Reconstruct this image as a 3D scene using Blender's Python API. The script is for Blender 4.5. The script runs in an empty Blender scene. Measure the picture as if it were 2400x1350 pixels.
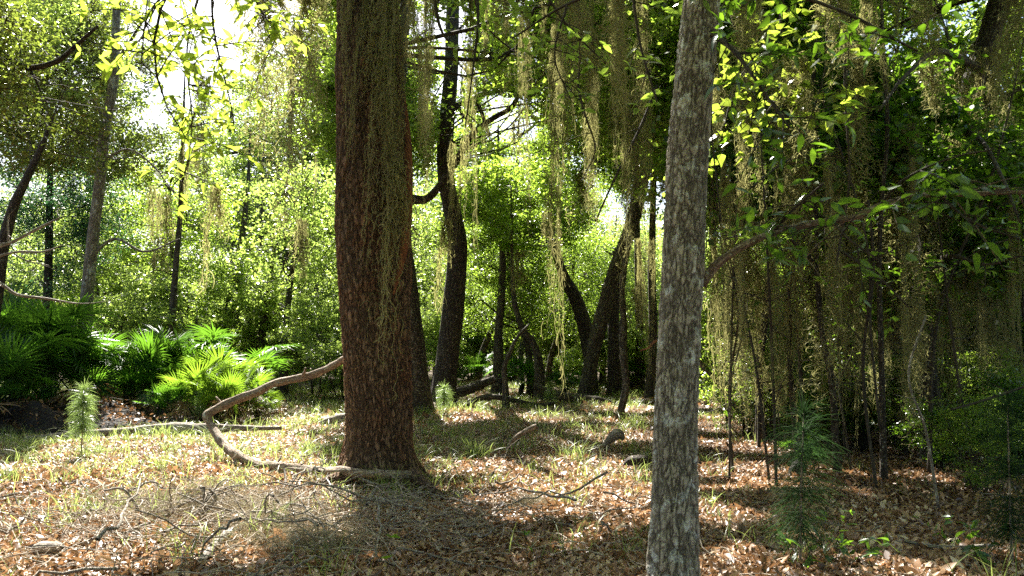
import bpy, math
import numpy as np
from math import radians as R, sin, cos, pi

# ------------------------------------------------------------------ camera, sky, sun, exposure
SC = bpy.context.scene
EYE, PITCH, FPX = 1.35, math.atan(145/1866.7), 1866.7
cam_d = bpy.data.cameras.new('camera'); cam = bpy.data.objects.new('camera', cam_d)
SC.collection.objects.link(cam); SC.camera = cam
cam.location = (0, 0, EYE); cam.rotation_euler = (pi/2 + PITCH, 0, 0)
cam_d.lens = 28; cam_d.sensor_width = 36; cam_d.clip_start = .05; cam_d.clip_end = 2000
cam_d.dof.use_dof = True; cam_d.dof.focus_distance = 11; cam_d.dof.aperture_fstop = 5

SUN_AZ, SUN_EL = R(19), R(48)          # sun ahead and to the left
SUN = np.array([-sin(SUN_AZ)*cos(SUN_EL), cos(SUN_AZ)*cos(SUN_EL), sin(SUN_EL)])
W = bpy.data.worlds.new('World'); SC.world = W; W.use_nodes = True
nt = W.node_tree; nt.nodes.clear()
sky = nt.nodes.new('ShaderNodeTexSky'); sky.sky_type = 'NISHITA'; sky.sun_disc = False
sky.sun_elevation = SUN_EL; sky.sun_rotation = 2*pi - SUN_AZ; sky.air_density = 1.0; sky.dust_density = 2.5; sky.ozone_density = 1
bg = nt.nodes.new('ShaderNodeBackground'); bg.inputs[1].default_value = .052
wo = nt.nodes.new('ShaderNodeOutputWorld')
nt.links.new(sky.outputs[0], bg.inputs[0]); nt.links.new(bg.outputs[0], wo.inputs[0])
sd = bpy.data.lights.new('sun', 'SUN'); sd.energy = 5; sd.angle = R(.6); sd.color = (1, .95, .86)
so = bpy.data.objects.new('sun', sd); SC.collection.objects.link(so)
so.rotation_euler = (pi/2 - SUN_EL, 0, pi + SUN_AZ) ; so.location = (-5, 15, 25)
import mathutils
so.rotation_euler = mathutils.Vector(SUN).to_track_quat('Z', 'Y').to_euler()
SC.view_settings.view_transform = 'Standard'; SC.view_settings.look = 'None'
SC.view_settings.exposure = 2.62; SC.view_settings.gamma = 1
cy = SC.cycles
cy.max_bounces = 7; cy.diffuse_bounces = 4; cy.glossy_bounces = 2; cy.transmission_bounces = 5
cy.volume_bounces = 1; cy.transparent_max_bounces = 6; cy.use_denoising = False
cy.sample_clamp_indirect = 6; cy.caustics_reflective = False; cy.caustics_refractive = False

# ------------------------------------------------------------------ helpers
COL = SC.collection
rng = np.random.default_rng(7)

def ray(px, py):
    xc, yc = (px-1200)/FPX, (675-py)/FPX
    return np.array([xc, cos(PITCH)-yc*sin(PITCH), sin(PITCH)+yc*cos(PITCH)])
def at(px, py, Y):                       # the world point seen at a photo pixel, Y metres ahead
    d = ray(px, py); return np.array([0, 0, EYE]) + d*(Y/d[1])
def hill(x, y):
    x = np.asarray(x, float); y = np.asarray(y, float)
    return (.05*np.sin(x*.55+1.3)*np.sin(y*.47+.4) + .025*np.sin(x*1.7+y*.9) + .02*np.sin(x*.8-y*1.9+2)
            + .10*np.clip((y-14)/30, 0, 1)*np.sin(x*.21+y*.13))
def gpt(px, py):                         # the ground point seen at a photo pixel
    d = ray(px, py); t = EYE/-d[2]; p = np.array([0, 0, EYE]) + d*t
    for _ in range(4):
        t = (EYE-float(hill(p[0], p[1])))/-d[2]; p = np.array([0, 0, EYE]) + d*t
    return p
def wpx(w, Y): return w/FPX*Y            # width of w photo pixels at Y metres

def build(name, verts, faces, mat, parent=None, attrs=None, smooth=False, loc=None):
    """verts (n,3); faces: array (m,4) of quads, or list of such/tri arrays; attrs {name: per-vertex values}"""
    me = bpy.data.meshes.new(name)
    if not isinstance(faces, (list, tuple)): faces = [faces]
    faces = [np.asarray(f, np.int32) for f in faces if len(f)]
    v = np.asarray(verts, np.float32)
    me.vertices.add(len(v)); me.vertices.foreach_set('co', v.ravel())
    nl = sum(f.size for f in faces); me.loops.add(nl)
    me.loops.foreach_set('vertex_index', np.concatenate([f.ravel() for f in faces]))
    st, tot, o = [], [], 0
    for f in faces:
        k = f.shape[1]; st.append(o+np.arange(len(f))*k); tot.append(np.full(len(f), k)); o += f.size
    st = np.concatenate(st).astype(np.int32); tot = np.concatenate(tot).astype(np.int32)
    me.polygons.add(len(st)); me.polygons.foreach_set('loop_start', st); me.polygons.foreach_set('loop_total', tot)
    if smooth: me.polygons.foreach_set('use_smooth', np.ones(len(st), bool))
    me.update(calc_edges=True)
    for k, a in (attrs or {}).items():
        a = np.asarray(a, np.float32)
        if a.ndim == 1: me.attributes.new(k, 'FLOAT', 'POINT').data.foreach_set('value', a)
        else: me.attributes.new(k, 'FLOAT_VECTOR', 'POINT').data.foreach_set('vector', a.ravel())
    me.materials.append(mat)
    ob = bpy.data.objects.new(name, me); COL.objects.link(ob)
    if parent is not None: ob.parent = parent
    if loc is not None: ob.location = loc
    return ob
def empty(name, loc, rz=0):
    o = bpy.data.objects.new(name, None); COL.objects.link(o); o.location = loc; o.rotation_euler = (0, 0, rz)
    o.empty_display_size = .2; return o
def tag(o, label=None, cat=None, group=None, kind=None):
    for k, v in (('label', label), ('category', cat), ('group', group), ('kind', kind)):
        if v: o[k] = v
    return o
KIDS = {}
def copy_tree(o, parent=None):
    c = o.copy(); COL.objects.link(c)
    if parent is not None: c.parent = parent
    for ch in [x for x in COL.objects if x.parent == o] if o.name not in KIDS else KIDS[o.name]: copy_tree(ch, c)
    return c
def freeze(o): # remember a prototype's children so that copying stays quick
    KIDS[o.name] = [x for x in COL.objects if x.parent == o]
    for k in KIDS[o.name]: KIDS[k.name] = [x for x in COL.objects if x.parent == k]
def copy_thing(o, loc, rz=0, s=(1, 1, 1), tilt=(0, 0)):
    c = o.copy(); COL.objects.link(c); c.location = loc; c.rotation_euler = (tilt[0], tilt[1], rz); c.scale = s
    for ch in KIDS.get(o.name, ()):
        d = ch.copy(); COL.objects.link(d); d.parent = c
        for g in KIDS.get(ch.name, ()):
            e = g.copy(); COL.objects.link(e); e.parent = d
    return c

class Bag:                               # collects pieces that end up in one mesh
    def __init__(s): s.v, s.f, s.a, s.n = [], [], {}, 0
    def add(s, v, f, **attrs):
        v = np.asarray(v).reshape(-1, 3); f = np.asarray(f)
        if not len(v): return s
        s.v.append(v); s.f.append(f.reshape(-1, f.shape[-1])+s.n); s.n += len(v)
        for k in ('rnd', 'tc'):
            a = attrs.get(k)
            if a is None: a = np.zeros(len(v)) if k == 'rnd' else v.copy()
            s.a.setdefault(k, []).append(np.asarray(a))
        return s
    def build(s, name, mat, parent=None, smooth=False, loc=None, keep=('rnd', 'tc')):
        fs = {}
        for f in s.f: fs.setdefault(f.shape[1], []).append(f)
        return build(name, np.concatenate(s.v), [np.concatenate(x) for x in fs.values()], mat, parent,
                     {k: np.concatenate(s.a[k]) for k in keep}, smooth, loc)

def spline(pts, n):                      # Catmull-Rom through pts (k,d) -> (n,d)
    p = np.asarray(pts, float); k = len(p)
    P = np.vstack([2*p[0]-p[1], p, 2*p[-1]-p[-2]])
    seg = np.r_[0, np.cumsum(np.linalg.norm(np.diff(p[:, :3], axis=0), axis=1))]; seg /= seg[-1]
    u = np.linspace(0, 1, n); i = np.clip(np.searchsorted(seg, u, 'right')-1, 0, k-2)
    t = ((u-seg[i])/(seg[i+1]-seg[i]+1e-9))[:, None]
    a, b, c, d = P[i], P[i+1], P[i+2], P[i+3]
    return .5*((2*b)+(-a+c)*t+(2*a-5*b+4*c-d)*t*t+(-a+3*b-3*c+d)*t**3)

def tube(pts, rad, sides=12, n=None, lump=0., flare=None, seed=0, cap=True):
    """one smooth tapered tube; returns v, quads, tc"""
    rg = np.random.default_rng(seed)
    q = np.c_[np.asarray(pts, float), np.asarray(rad, float)]
    L = np.linalg.norm(np.diff(q[:, :3], axis=0), axis=1).sum()
    n = n or max(6, int(L/.15)); s = spline(q, n); c, r = s[:, :3], np.maximum(s[:, 3], 1e-3)
    T = np.gradient(c, axis=0); T /= np.linalg.norm(T, axis=1)[:, None]
    ref = np.array([0, 1., 0]) if abs(T[0][1]) < .8 else np.array([1., 0, 0])
    N = np.zeros_like(T); a = ref-T[0]*(ref@T[0]); N[0] = a/np.linalg.norm(a)
    for i in range(1, n):
        a = N[i-1]-T[i]*(N[i-1]@T[i]); N[i] = a/np.linalg.norm(a)
    B = np.cross(T, N); th = np.arange(sides)/sides*2*pi
    s_len = np.r_[0, np.cumsum(np.linalg.norm(np.diff(c, axis=0), axis=1))]
    rr = r[:, None]*np.ones(sides)
    if lump:
        for k in range(1, 6):
            f, ph, ph2 = rg.uniform(.5, 2.2)*k*.6, rg.uniform(0, 6.3), rg.uniform(0, 6.3)
            rr = rr*(1+lump/k**.5*np.sin(k*th[None]+ph+1.2*np.sin(f*s_len+ph2)[:, None])*np.sin(f*s_len+ph2*2)[:, None])
    if lump > .09: rr = rr*(1+lump*.9*(np.sin(s_len*19+seed)*np.sin(s_len*7.3+2*seed))[:, None])
    if flare:                            # (amount, height, lobes)
        am, hgt, lobes = flare
        rr = rr*(1+(am*np.exp(-s_len/hgt))[:, None]*(1+.45*np.sin(lobes*th+seed)[None]+.3*np.sin((lobes+2)*th+seed*2)[None]))
    v = c[:, None]+rr[..., None]*(np.cos(th)[None, :, None]*N[:, None]+np.sin(th)[None, :, None]*B[:, None])
    R0 = max(r.mean(), .01)
    tc = np.stack([np.cos(th)[None]*R0+0*rr, np.sin(th)[None]*R0+0*rr, s_len[:, None]+0*rr], -1)
    i, j = np.meshgrid(np.arange(n-1), np.arange(sides), indexing='ij'); j2 = (j+1) % sides
    f = np.stack([i*sides+j, i*sides+j2, (i+1)*sides+j2, (i+1)*sides+j], -1).reshape(-1, 4)
    v = v.reshape(-1, 3); tc = tc.reshape(-1, 3)
    if cap:
        for e in (0, n-1):
            ci = len(v); v = np.vstack([v, c[e]]); tc = np.vstack([tc, [0, 0, s_len[e]]])
            jj = np.arange(0, sides, 2); k = (jj+1) % sides; m = (jj+2) % sides; b = e*sides
            f = np.vstack([f, np.stack([b+jj, np.full_like(jj, ci), b+m, b+k], -1) if e == 0 else np.stack([b+jj, b+k, b+m, np.full_like(jj, ci)], -1)])
    return v, f, tc
def add_tube(bag, pts, rad, **k):
    v, f, tc = tube(pts, rad, **k); bag.add(v, f, tc=tc, rnd=np.full(len(v), .5)); return bag

def tubes(P, rad, sides=3):
    """many thin tubes: P (N,k,3), rad (N,k) or (k,)"""
    N, k, _ = P.shape; rad = np.broadcast_to(rad, (N, k))
    T = np.gradient(P, axis=1); T /= np.linalg.norm(T, axis=2, keepdims=True)+1e-9
    ref = np.where(np.abs(T[:, :1, 2:3]) > .75, np.array([1., 0, 0]), np.array([0, 0, 1.]))
    A = np.cross(T, ref); A /= np.linalg.norm(A, axis=2, keepdims=True)+1e-9; B = np.cross(T, A)
    th = np.arange(sides)/sides*2*pi
    v = P[:, :, None]+rad[..., None, None]*(np.cos(th)[None, None, :, None]*A[:, :, None]+np.sin(th)[None, None, :, None]*B[:, :, None])
    b = (np.arange(N)*k*sides)[:, None, None]; i = np.arange(k-1)[None, :, None]; j = np.arange(sides)[None, None]; j2 = (j+1) % sides
    f = np.stack(np.broadcast_arrays(b+i*sides+j, b+i*sides+j2, b+(i+1)*sides+j2, b+(i+1)*sides+j), -1)
    return v.reshape(-1, 3), f.reshape(-1, 4)
def ribbons(P, wid, side):
    """flat strips: P (N,k,3), wid (N,k) or (k,), side (N,k,3) or (N,1,3)"""
    N, k, _ = P.shape; wid = np.broadcast_to(wid, (N, k))[..., None]/2
    v = np.stack([P-side*wid, P+side*wid], 2)
    b = (np.arange(N)*k*2)[:, None]; i = np.arange(k-1)[None]
    f = np.stack(np.broadcast_arrays(b+i*2, b+i*2+1, b+i*2+3, b+i*2+2), -1)
    return v.reshape(-1, 3), f.reshape(-1, 4)
def unit(n, rg=rng):
    v = rg.normal(size=(n, 3)); return v/np.linalg.norm(v, axis=1)[:, None]

# leaf templates: y along the midrib, z up
LEAF1 = (np.array([[0, 0, 0], [-.3, .5, .03], [0, 1, 0], [.3, .5, .03]]), np.array([[0, 3, 2, 1]]))
LEAF2 = (np.array([[0, 0, 0], [-.2, .3, .06], [-.2, .68, .05], [0, 1, -.04], [.2, .68, .05], [.2, .3, .06]]), np.array([[0, 3, 2, 1], [0, 5, 4, 3]]))
def leaf_hi(w=.2, bend=-.25, fold=.3, n=5, tipw=.02, heart=0):
    t = np.linspace(0, 1, n+1); ww = w*np.sin(np.clip(t, 0, 1)**(.75-.3*heart)*pi)+tipw*(1-t)
    z = bend*t*t; L = np.c_[-ww, t, z+ww*fold]; M = np.c_[0*t, t, z]; Rr = np.c_[ww, t, z+ww*fold]
    v = np.vstack([L, M, Rr]); i = np.arange(n); m = n+1
    return v, np.vstack([np.stack([i, i+m, i+m+1, i+1], -1), np.stack([i+m, i+2*m, i+2*m+1, i+m+1], -1)])
LEAF_OAK, LEAF_VINE, LEAF_DRY = leaf_hi(.17, -.2, .25), leaf_hi(.36, -.2, .12, heart=1), leaf_hi(.24, .22, .55, 3)

def scatter(tmpl, pos, size, up=None, tilt=.6, heading=None, rg=rng):
    """place leaves: normals = up + tilt*noise"""
    tv, tf = tmpl; n = len(pos)
    nrm = (np.array([0, 0, 1.]) if up is None else up)+tilt*rg.normal(size=(n, 3))
    nrm /= np.linalg.norm(nrm, axis=1)[:, None]
    h = rg.normal(size=(n, 3)) if heading is None else heading+.35*rg.normal(size=(n, 3))
    h -= nrm*(h*nrm).sum(1)[:, None]; h /= np.linalg.norm(h, axis=1)[:, None]+1e-9
    x = np.cross(h, nrm); size = np.broadcast_to(size, n)[:, None, None]
    wv = rg.uniform(.75, 1.25, (n, 1, 1)); zv = rg.uniform(-.6, 2.4, (n, 1, 1))
    v = pos[:, None]+size*(tv[None, :, :1]*wv*x[:, None]+tv[None, :, 1:2]*h[:, None]+tv[None, :, 2:]*zv*nrm[:, None])
    f = tf[None]+(np.arange(n)*len(tv))[:, None, None]
    return v.reshape(-1, 3), f.reshape(-1, 4), np.repeat(rg.random(n), len(tv))

# ------------------------------------------------------------------ materials
def M(name):
    m = bpy.data.materials.new(name); m.use_nodes = True; t = m.node_tree; t.nodes.clear()
    out = t.nodes.new('ShaderNodeOutputMaterial'); return m, t, out
def nd(t, typ, **k):
    n = t.nodes.new('ShaderNode'+typ)
    for a, b in k.items():
        if a.startswith('_'): n.inputs[a[1:].replace('_', ' ')].default_value = b
        else: setattr(n, a, b)
    return n
def ln(t, a, b): t.links.new(a, b)
def attr(t, name): return nd(t, 'Attribute', attribute_name=name)
def ramp(t, src, stops, interp='LINEAR'):
    r = nd(t, 'ValToRGB'); r.color_ramp.interpolation = interp; e = r.color_ramp.elements
    while len(e) < len(stops): e.new(.5)
    for x, (p, c) in zip(e, stops): x.position = p; x.color = (*c, 1)
    ln(t, src, r.inputs[0]); return r.outputs[0]
def mix(t, a, b, fac, mode='MIX'):
    m = nd(t, 'Mix', data_type='RGBA', blend_type=mode)
    for s, i in ((fac, 0), (a, 6), (b, 7)):
        if hasattr(s, 'is_output'): ln(t, s, m.inputs[i])
        else: m.inputs[i].default_value = (*s, 1) if isinstance(s, tuple) else s
    return m.outputs[2]
def math_(t, op, a, b=0., clamp=False):
    m = nd(t, 'Math', operation=op, use_clamp=clamp)
    for s, i in ((a, 0), (b, 1)):
        if hasattr(s, 'is_output'): ln(t, s, m.inputs[i])
        else: m.inputs[i].default_value = s
    return m.outputs[0]
def vec_scale(t, src, s, rot=None):
    m = nd(t, 'Mapping'); m.inputs['Scale'].default_value = s; ln(t, src, m.inputs[0]); return m.outputs[0]
def noise(t, vec, scale, detail=4, rough=.55, dist=0.):
    n = nd(t, 'TexNoise'); n.inputs['Scale'].default_value = scale; n.inputs['Detail'].default_value = detail
    n.inputs['Roughness'].default_value = rough; n.inputs['Distortion'].default_value = dist; ln(t, vec, n.inputs['Vector']); return n

def leaf_mat(name, stops, trans=(.30, .42, .05), tmix=.45, rough=.4, spec=.5, hue_var=.35):
    m, t, out = M(name); rnd = attr(t, 'rnd').outputs['Fac']
    oi = nd(t, 'ObjectInfo').outputs['Random']
    f = math_(t, 'ADD', math_(t, 'MULTIPLY', rnd, 1-hue_var), math_(t, 'MULTIPLY', oi, hue_var))
    c = ramp(t, f, stops)
    p = nd(t, 'BsdfPrincipled'); ln(t, c, p.inputs['Base Color']); p.inputs['Roughness'].default_value = rough
    p.inputs['Specular IOR Level'].default_value = spec
    tr = nd(t, 'BsdfTranslucent')
    dark = math_(t, 'ADD', math_(t, 'MULTIPLY', f, .75), .55)
    tc = mix(t, (0, 0, 0), trans, dark); ln(t, tc, tr.inputs[0])
    ms = nd(t, 'MixShader'); ms.inputs[0].default_value = tmix; ln(t, p.outputs[0], ms.inputs[1]); ln(t, tr.outputs[0], ms.inputs[2])
    ln(t, ms.outputs[0], out.inputs[0]); return m
MAT = {}
MAT['leaf'] = leaf_mat('green_leaves', [(0, (.03, .065, .012)), (.5, (.065, .115, .02)), (.92, (.11, .15, .028)), (1, (.22, .13, .04))], (.39, .57, .06), .55, .36, .55)
MAT['leaf_light'] = leaf_mat('light_green_leaves', [(0, (.065, .10, .035)), (.6, (.11, .15, .05)), (.94, (.17, .19, .06)), (1, (.26, .20, .08))], (.45, .61, .11), .55, .34, .6)  # slight grey in the base colour stands in for background haze
MAT['leaf_blue'] = leaf_mat('blue_green_leaves', [(0, (.02, .06, .035)), (.6, (.03, .085, .05)), (1, (.06, .12, .04))], (.09, .26, .08), .35)
MAT['leaf_dark'] = leaf_mat('glossy_dark_leaves', [(0, (.018, .05, .014)), (.6, (.035, .085, .02)), (.95, (.07, .12, .025)), (1, (.25, .12, .03))], (.22, .42, .02), .38, .33, .5)
MAT['leaf_olive'] = leaf_mat('olive_brown_leaves', [(0, (.035, .06, .015)), (.6, (.07, .09, .025)), (.88, (.12, .10, .03)), (1, (.32, .13, .03))], (.24, .32, .04), .42, .35)
MAT['vine_leaf'] = leaf_mat('yellow_green_vine_leaves', [(0, (.07, .12, .015)), (.7, (.11, .16, .02)), (1, (.25, .22, .03))], (.46, .60, .06), .55)
MAT['moss'] = leaf_mat('spanish_moss', [(0, (.12, .12, .055)), (.6, (.25, .24, .12)), (1, (.38, .35, .20))], (.42, .40, .15), .42, .8, .1)
MAT['moss_dry'] = leaf_mat('dry_fallen_moss', [(0, (.13, .115, .07)), (.6, (.27, .235, .16)), (1, (.42, .37, .28))], (.3, .24, .14), .25, .8, .1)
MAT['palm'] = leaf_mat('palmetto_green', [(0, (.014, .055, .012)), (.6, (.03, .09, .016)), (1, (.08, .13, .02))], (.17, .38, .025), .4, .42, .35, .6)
MAT['palm_sunlit'] = leaf_mat('palmetto_sunlit_yellow', [(0, (.05, .11, .012)), (.6, (.09, .15, .015)), (1, (.20, .19, .03))], (.26, .44, .03), .45, .42, .35, .4)  # lit copy of the palmetto green: golden sunlight put into the colour
MAT['palm_dead'] = leaf_mat('palmetto_dead', [(0, (.12, .07, .035)), (1, (.34, .22, .12))], (.3, .17, .07), .2, .6, .3)
MAT['grass'] = leaf_mat('grass_blades', [(0, (.06, .12, .02)), (.7, (.12, .19, .03)), (.88, (.2, .22, .05)), (1, (.46, .40, .26))], (.38, .48, .12), .45, .4, .5, .1)
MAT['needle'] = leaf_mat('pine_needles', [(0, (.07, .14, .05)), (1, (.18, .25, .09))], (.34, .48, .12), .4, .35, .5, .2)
MAT['needle_shaded'] = leaf_mat('shaded_pine_needles', [(0, (.012, .032, .010)), (1, (.03, .06, .02))], (.05, .11, .03), .3, .8, .1, .2)  # shaded copy of the pine needles: the gloom is in the colour

def litter_mat(name):
    m, t, out = M(name); rnd = attr(t, 'rnd').outputs['Fac']
    c = ramp(t, rnd, [(0, (.035, .024, .016)), (.28, (.12, .066, .036)), (.5, (.28, .155, .08)), (.72, (.48, .31, .18)), (.88, (.64, .49, .34)), (1, (.76, .68, .55))])
    p = nd(t, 'BsdfPrincipled'); ln(t, c, p.inputs['Base Color']); p.inputs['Roughness'].default_value = .45
    tr = nd(t, 'BsdfTranslucent'); ln(t, mix(t, c, (.5, .26, .10), .5), tr.inputs[0])
    ms = nd(t, 'MixShader'); ms.inputs[0].default_value = .22; ln(t, p.outputs[0], ms.inputs[1]); ln(t, tr.outputs[0], ms.inputs[2])
    ln(t, ms.outputs[0], out.inputs[0]); return m
MAT['litter'] = litter_mat('dry_leaves')

def bark_mat(name, plate, gap, alt, alt_amt=.5, scale=(22, 22, 7), depth=.015, lichen=None, lichen_amt=.5, red=None, true_disp=False, rough=.85, lich_scale=7, dots=True):
    m, t, out = M(name); tc = attr(t, 'tc').outputs['Vector']
    wob = noise(t, vec_scale(t, tc, (1, 1, .45)), 30, 3)
    v2 = nd(t, 'VectorMath', operation='MULTIPLY_ADD'); ln(t, wob.outputs['Color'], v2.inputs[0]); v2.inputs[1].default_value = (.06, .06, .16); ln(t, tc, v2.inputs[2])
    vo = nd(t, 'TexVoronoi', feature='DISTANCE_TO_EDGE'); ln(t, vec_scale(t, v2.outputs[0], scale), vo.inputs['Vector']); vo.inputs['Scale'].default_value = 1
    fur = noise(t, vec_scale(t, tc, (1, 1, .24)), scale[0]*1.15, 3, .6, .6)
    ridge = math_(t, 'MULTIPLY', math_(t, 'ABSOLUTE', math_(t, 'SUBTRACT', fur.outputs['Fac'], .5)), 11., True)
    vc = nd(t, 'TexVoronoi', feature='F1'); ln(t, vec_scale(t, v2.outputs[0], scale), vc.inputs['Vector']); vc.inputs['Scale'].default_value = 1
    edge = nd(t, 'MapRange', interpolation_type='SMOOTHSTEP'); ln(t, vo.outputs['Distance'], edge.inputs[0]); edge.inputs[2].default_value = .16
    class E: outputs = [math_(t, 'MULTIPLY', math_(t, 'ADD', math_(t, 'MULTIPLY', edge.outputs[0], .5), .5), math_(t, 'ADD', math_(t, 'MULTIPLY', ridge, .88), .12))]
    edge = E
    fine = noise(t, vec_scale(t, tc, (1, 1, .25)), 50, 5, .62)
    big = noise(t, vec_scale(t, tc, (1, 1, .4)), 4, 3)
    sep = nd(t, 'SeparateColor'); ln(t, vc.outputs['Color'], sep.inputs[0])
    c = mix(t, plate, alt, math_(t, 'MULTIPLY', sep.outputs[0], alt_amt*1.3, True))
    c = mix(t, c, alt, ramp(t, fine.outputs['Fac'], [(.45, (0, 0, 0)), (.75, (alt_amt,)*3)]))
    if red:
        c = mix(t, c, red, ramp(t, big.outputs['Fac'], [(.46, (0, 0, 0)), (.68, (.62,)*3)]))
        c = mix(t, c, alt, ramp(t, sep.outputs[1], [(.8, (0, 0, 0)), (.9, (.2,)*3)]))
    c = mix(t, gap, c, edge.outputs[0])
    if lichen:
        ln_ = noise(t, vec_scale(t, tc, (1, 1, .75)), lich_scale, 6, .7)
        fac = ramp(t, ln_.outputs['Fac'], [(.64-.2*lichen_amt, (0, 0, 0)), (.675-.2*lichen_amt, (.9,)*3)])
        fac2 = mix(t, (0, 0, 0), fac, math_(t, 'ADD', math_(t, 'MULTIPLY', edge.outputs[0], .75), .25))
        c = mix(t, c, lichen, fac2)
        if dots: sp = nd(t, 'TexVoronoi', feature='F1'); ln(t, tc, sp.inputs['Vector']); sp.inputs['Scale'].default_value = 34
        if dots: c = mix(t, c, tuple(min(1, x*1.25) for x in lichen), ramp(t, sp.outputs['Distance'], [(.14, (.6,)*3), (.24, (0, 0, 0))]))
    p = nd(t, 'BsdfPrincipled'); ln(t, c, p.inputs['Base Color']); p.inputs['Roughness'].default_value = rough
    p.inputs['Specular IOR Level'].default_value = .25
    h = math_(t, 'ADD', math_(t, 'MULTIPLY', edge.outputs[0], .8), math_(t, 'ADD', math_(t, 'MULTIPLY', fine.outputs['Fac'], .5), math_(t, 'MULTIPLY', sep.outputs[0], .3)))
    if true_disp:
        d = nd(t, 'Displacement'); ln(t, h, d.inputs['Height']); d.inputs['Midlevel'].default_value = .9; d.inputs['Scale'].default_value = depth
        ln(t, d.outputs[0], out.inputs['Displacement']); m.displacement_method = 'BOTH'
    else:
        b = nd(t, 'Bump'); ln(t, h, b.inputs['Height']); b.inputs['Distance'].default_value = depth; b.inputs['Strength'].default_value = 1
        ln(t, b.outputs[0], p.inputs['Normal'])
    ln(t, p.outputs[0], out.inputs[0]); return m
MAT['bark_red'] = bark_mat('red_oak_bark', (.16, .098, .058), (.015, .009, .006), (.25, .19, .125), .16, (24, 24, 5), .032, None, 0, (.175, .068, .034), True)
MAT['bark_grey'] = bark_mat('grey_lichened_bark', (.34, .29, .235), (.045, .036, .028), (.46, .42, .36), .3, (30, 30, 11), .013, (.60, .61, .59), .42, None, True, lich_scale=15, dots=False)
MAT['bark_dark'] = bark_mat('dark_bark', (.065, .05, .038), (.014, .01, .008), (.15, .12, .095), .4, (24, 24, 7), .02, (.42, .42, .38), -.05)
MAT['bark_far'] = bark_mat('brown_bark', (.09, .07, .05), (.02, .015, .01), (.19, .16, .12), .5, (16, 16, 5), .02, (.34, .36, .30), .12)
MAT['bark_pale'] = bark_mat('pale_lichened_bark', (.22, .19, .14), (.07, .055, .04), (.32, .30, .24), .5, (20, 20, 8), .01, (.52, .54, .48), .4)
MAT['bark_limb'] = bark_mat('smooth_limb_bark', (.24, .17, .12), (.09, .06, .04), (.38, .32, .25), .5, (34, 34, 6), .006, (.42, .46, .38), .1)
MAT['bark_orange'] = bark_mat('peeling_orange_bark', (.26, .10, .04), (.12, .04, .02), (.34, .17, .08), .4, (30, 30, 3), .006)
MAT['deadwood'] = bark_mat('weathered_dead_wood', (.28, .24, .20), (.08, .06, .045), (.44, .40, .34), .6, (40, 40, 4), .008, (.5, .5, .44), .1)
MAT['twig'] = bark_mat('dry_twigs', (.36, .30, .225), (.16, .12, .09), (.52, .46, .38), .6, (40, 40, 6), .002)
MAT['twig_dark'] = bark_mat('dark_twigs', (.05, .038, .028), (.02, .015, .01), (.12, .10, .08), .5, (30, 30, 8), .004)

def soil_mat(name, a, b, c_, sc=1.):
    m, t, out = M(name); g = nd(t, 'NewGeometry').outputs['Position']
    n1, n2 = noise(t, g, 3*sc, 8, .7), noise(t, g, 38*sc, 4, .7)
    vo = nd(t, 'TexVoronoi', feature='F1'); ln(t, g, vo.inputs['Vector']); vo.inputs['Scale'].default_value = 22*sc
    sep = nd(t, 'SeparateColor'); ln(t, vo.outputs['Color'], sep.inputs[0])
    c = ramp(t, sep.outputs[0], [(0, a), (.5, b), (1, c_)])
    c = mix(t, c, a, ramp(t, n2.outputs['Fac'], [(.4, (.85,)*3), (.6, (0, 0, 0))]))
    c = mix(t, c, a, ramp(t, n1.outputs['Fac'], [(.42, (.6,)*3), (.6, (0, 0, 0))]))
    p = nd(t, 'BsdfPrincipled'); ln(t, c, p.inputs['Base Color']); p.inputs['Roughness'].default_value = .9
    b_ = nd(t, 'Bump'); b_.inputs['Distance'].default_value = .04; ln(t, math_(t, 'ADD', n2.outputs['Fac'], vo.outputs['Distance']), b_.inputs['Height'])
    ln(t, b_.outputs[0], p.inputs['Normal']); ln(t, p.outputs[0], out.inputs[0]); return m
MAT['ground'] = soil_mat('leafy_soil', (.06, .038, .024), (.22, .13, .075), (.40, .28, .17))
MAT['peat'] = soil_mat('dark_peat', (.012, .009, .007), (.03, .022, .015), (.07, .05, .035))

# ------------------------------------------------------------------ the ground: one sheet out to the horizon
ys = np.r_[np.linspace(-8, 30, 240), np.geomspace(30.6, 1200, 50)]; u = np.linspace(-1, 1, 201)
gx = np.sign(u)*(np.abs(u)*26+np.abs(u)**8*900); GX, GY = np.meshgrid(gx, ys)
GZ = np.where(GY < 60, hill(GX, GY), 0)
i, j = np.meshgrid(np.arange(len(ys)-1), np.arange(len(gx)-1), indexing='ij'); k = len(gx)
ground = build('ground', np.stack([GX, GY, GZ], -1).reshape(-1, 3), np.stack([i*k+j, i*k+j+1, (i+1)*k+j+1, (i+1)*k+j], -1).reshape(-1, 4), MAT['ground'], smooth=True)
tag(ground, 'forest floor of brown soil and leaf mould', 'ground', kind='structure')

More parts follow.
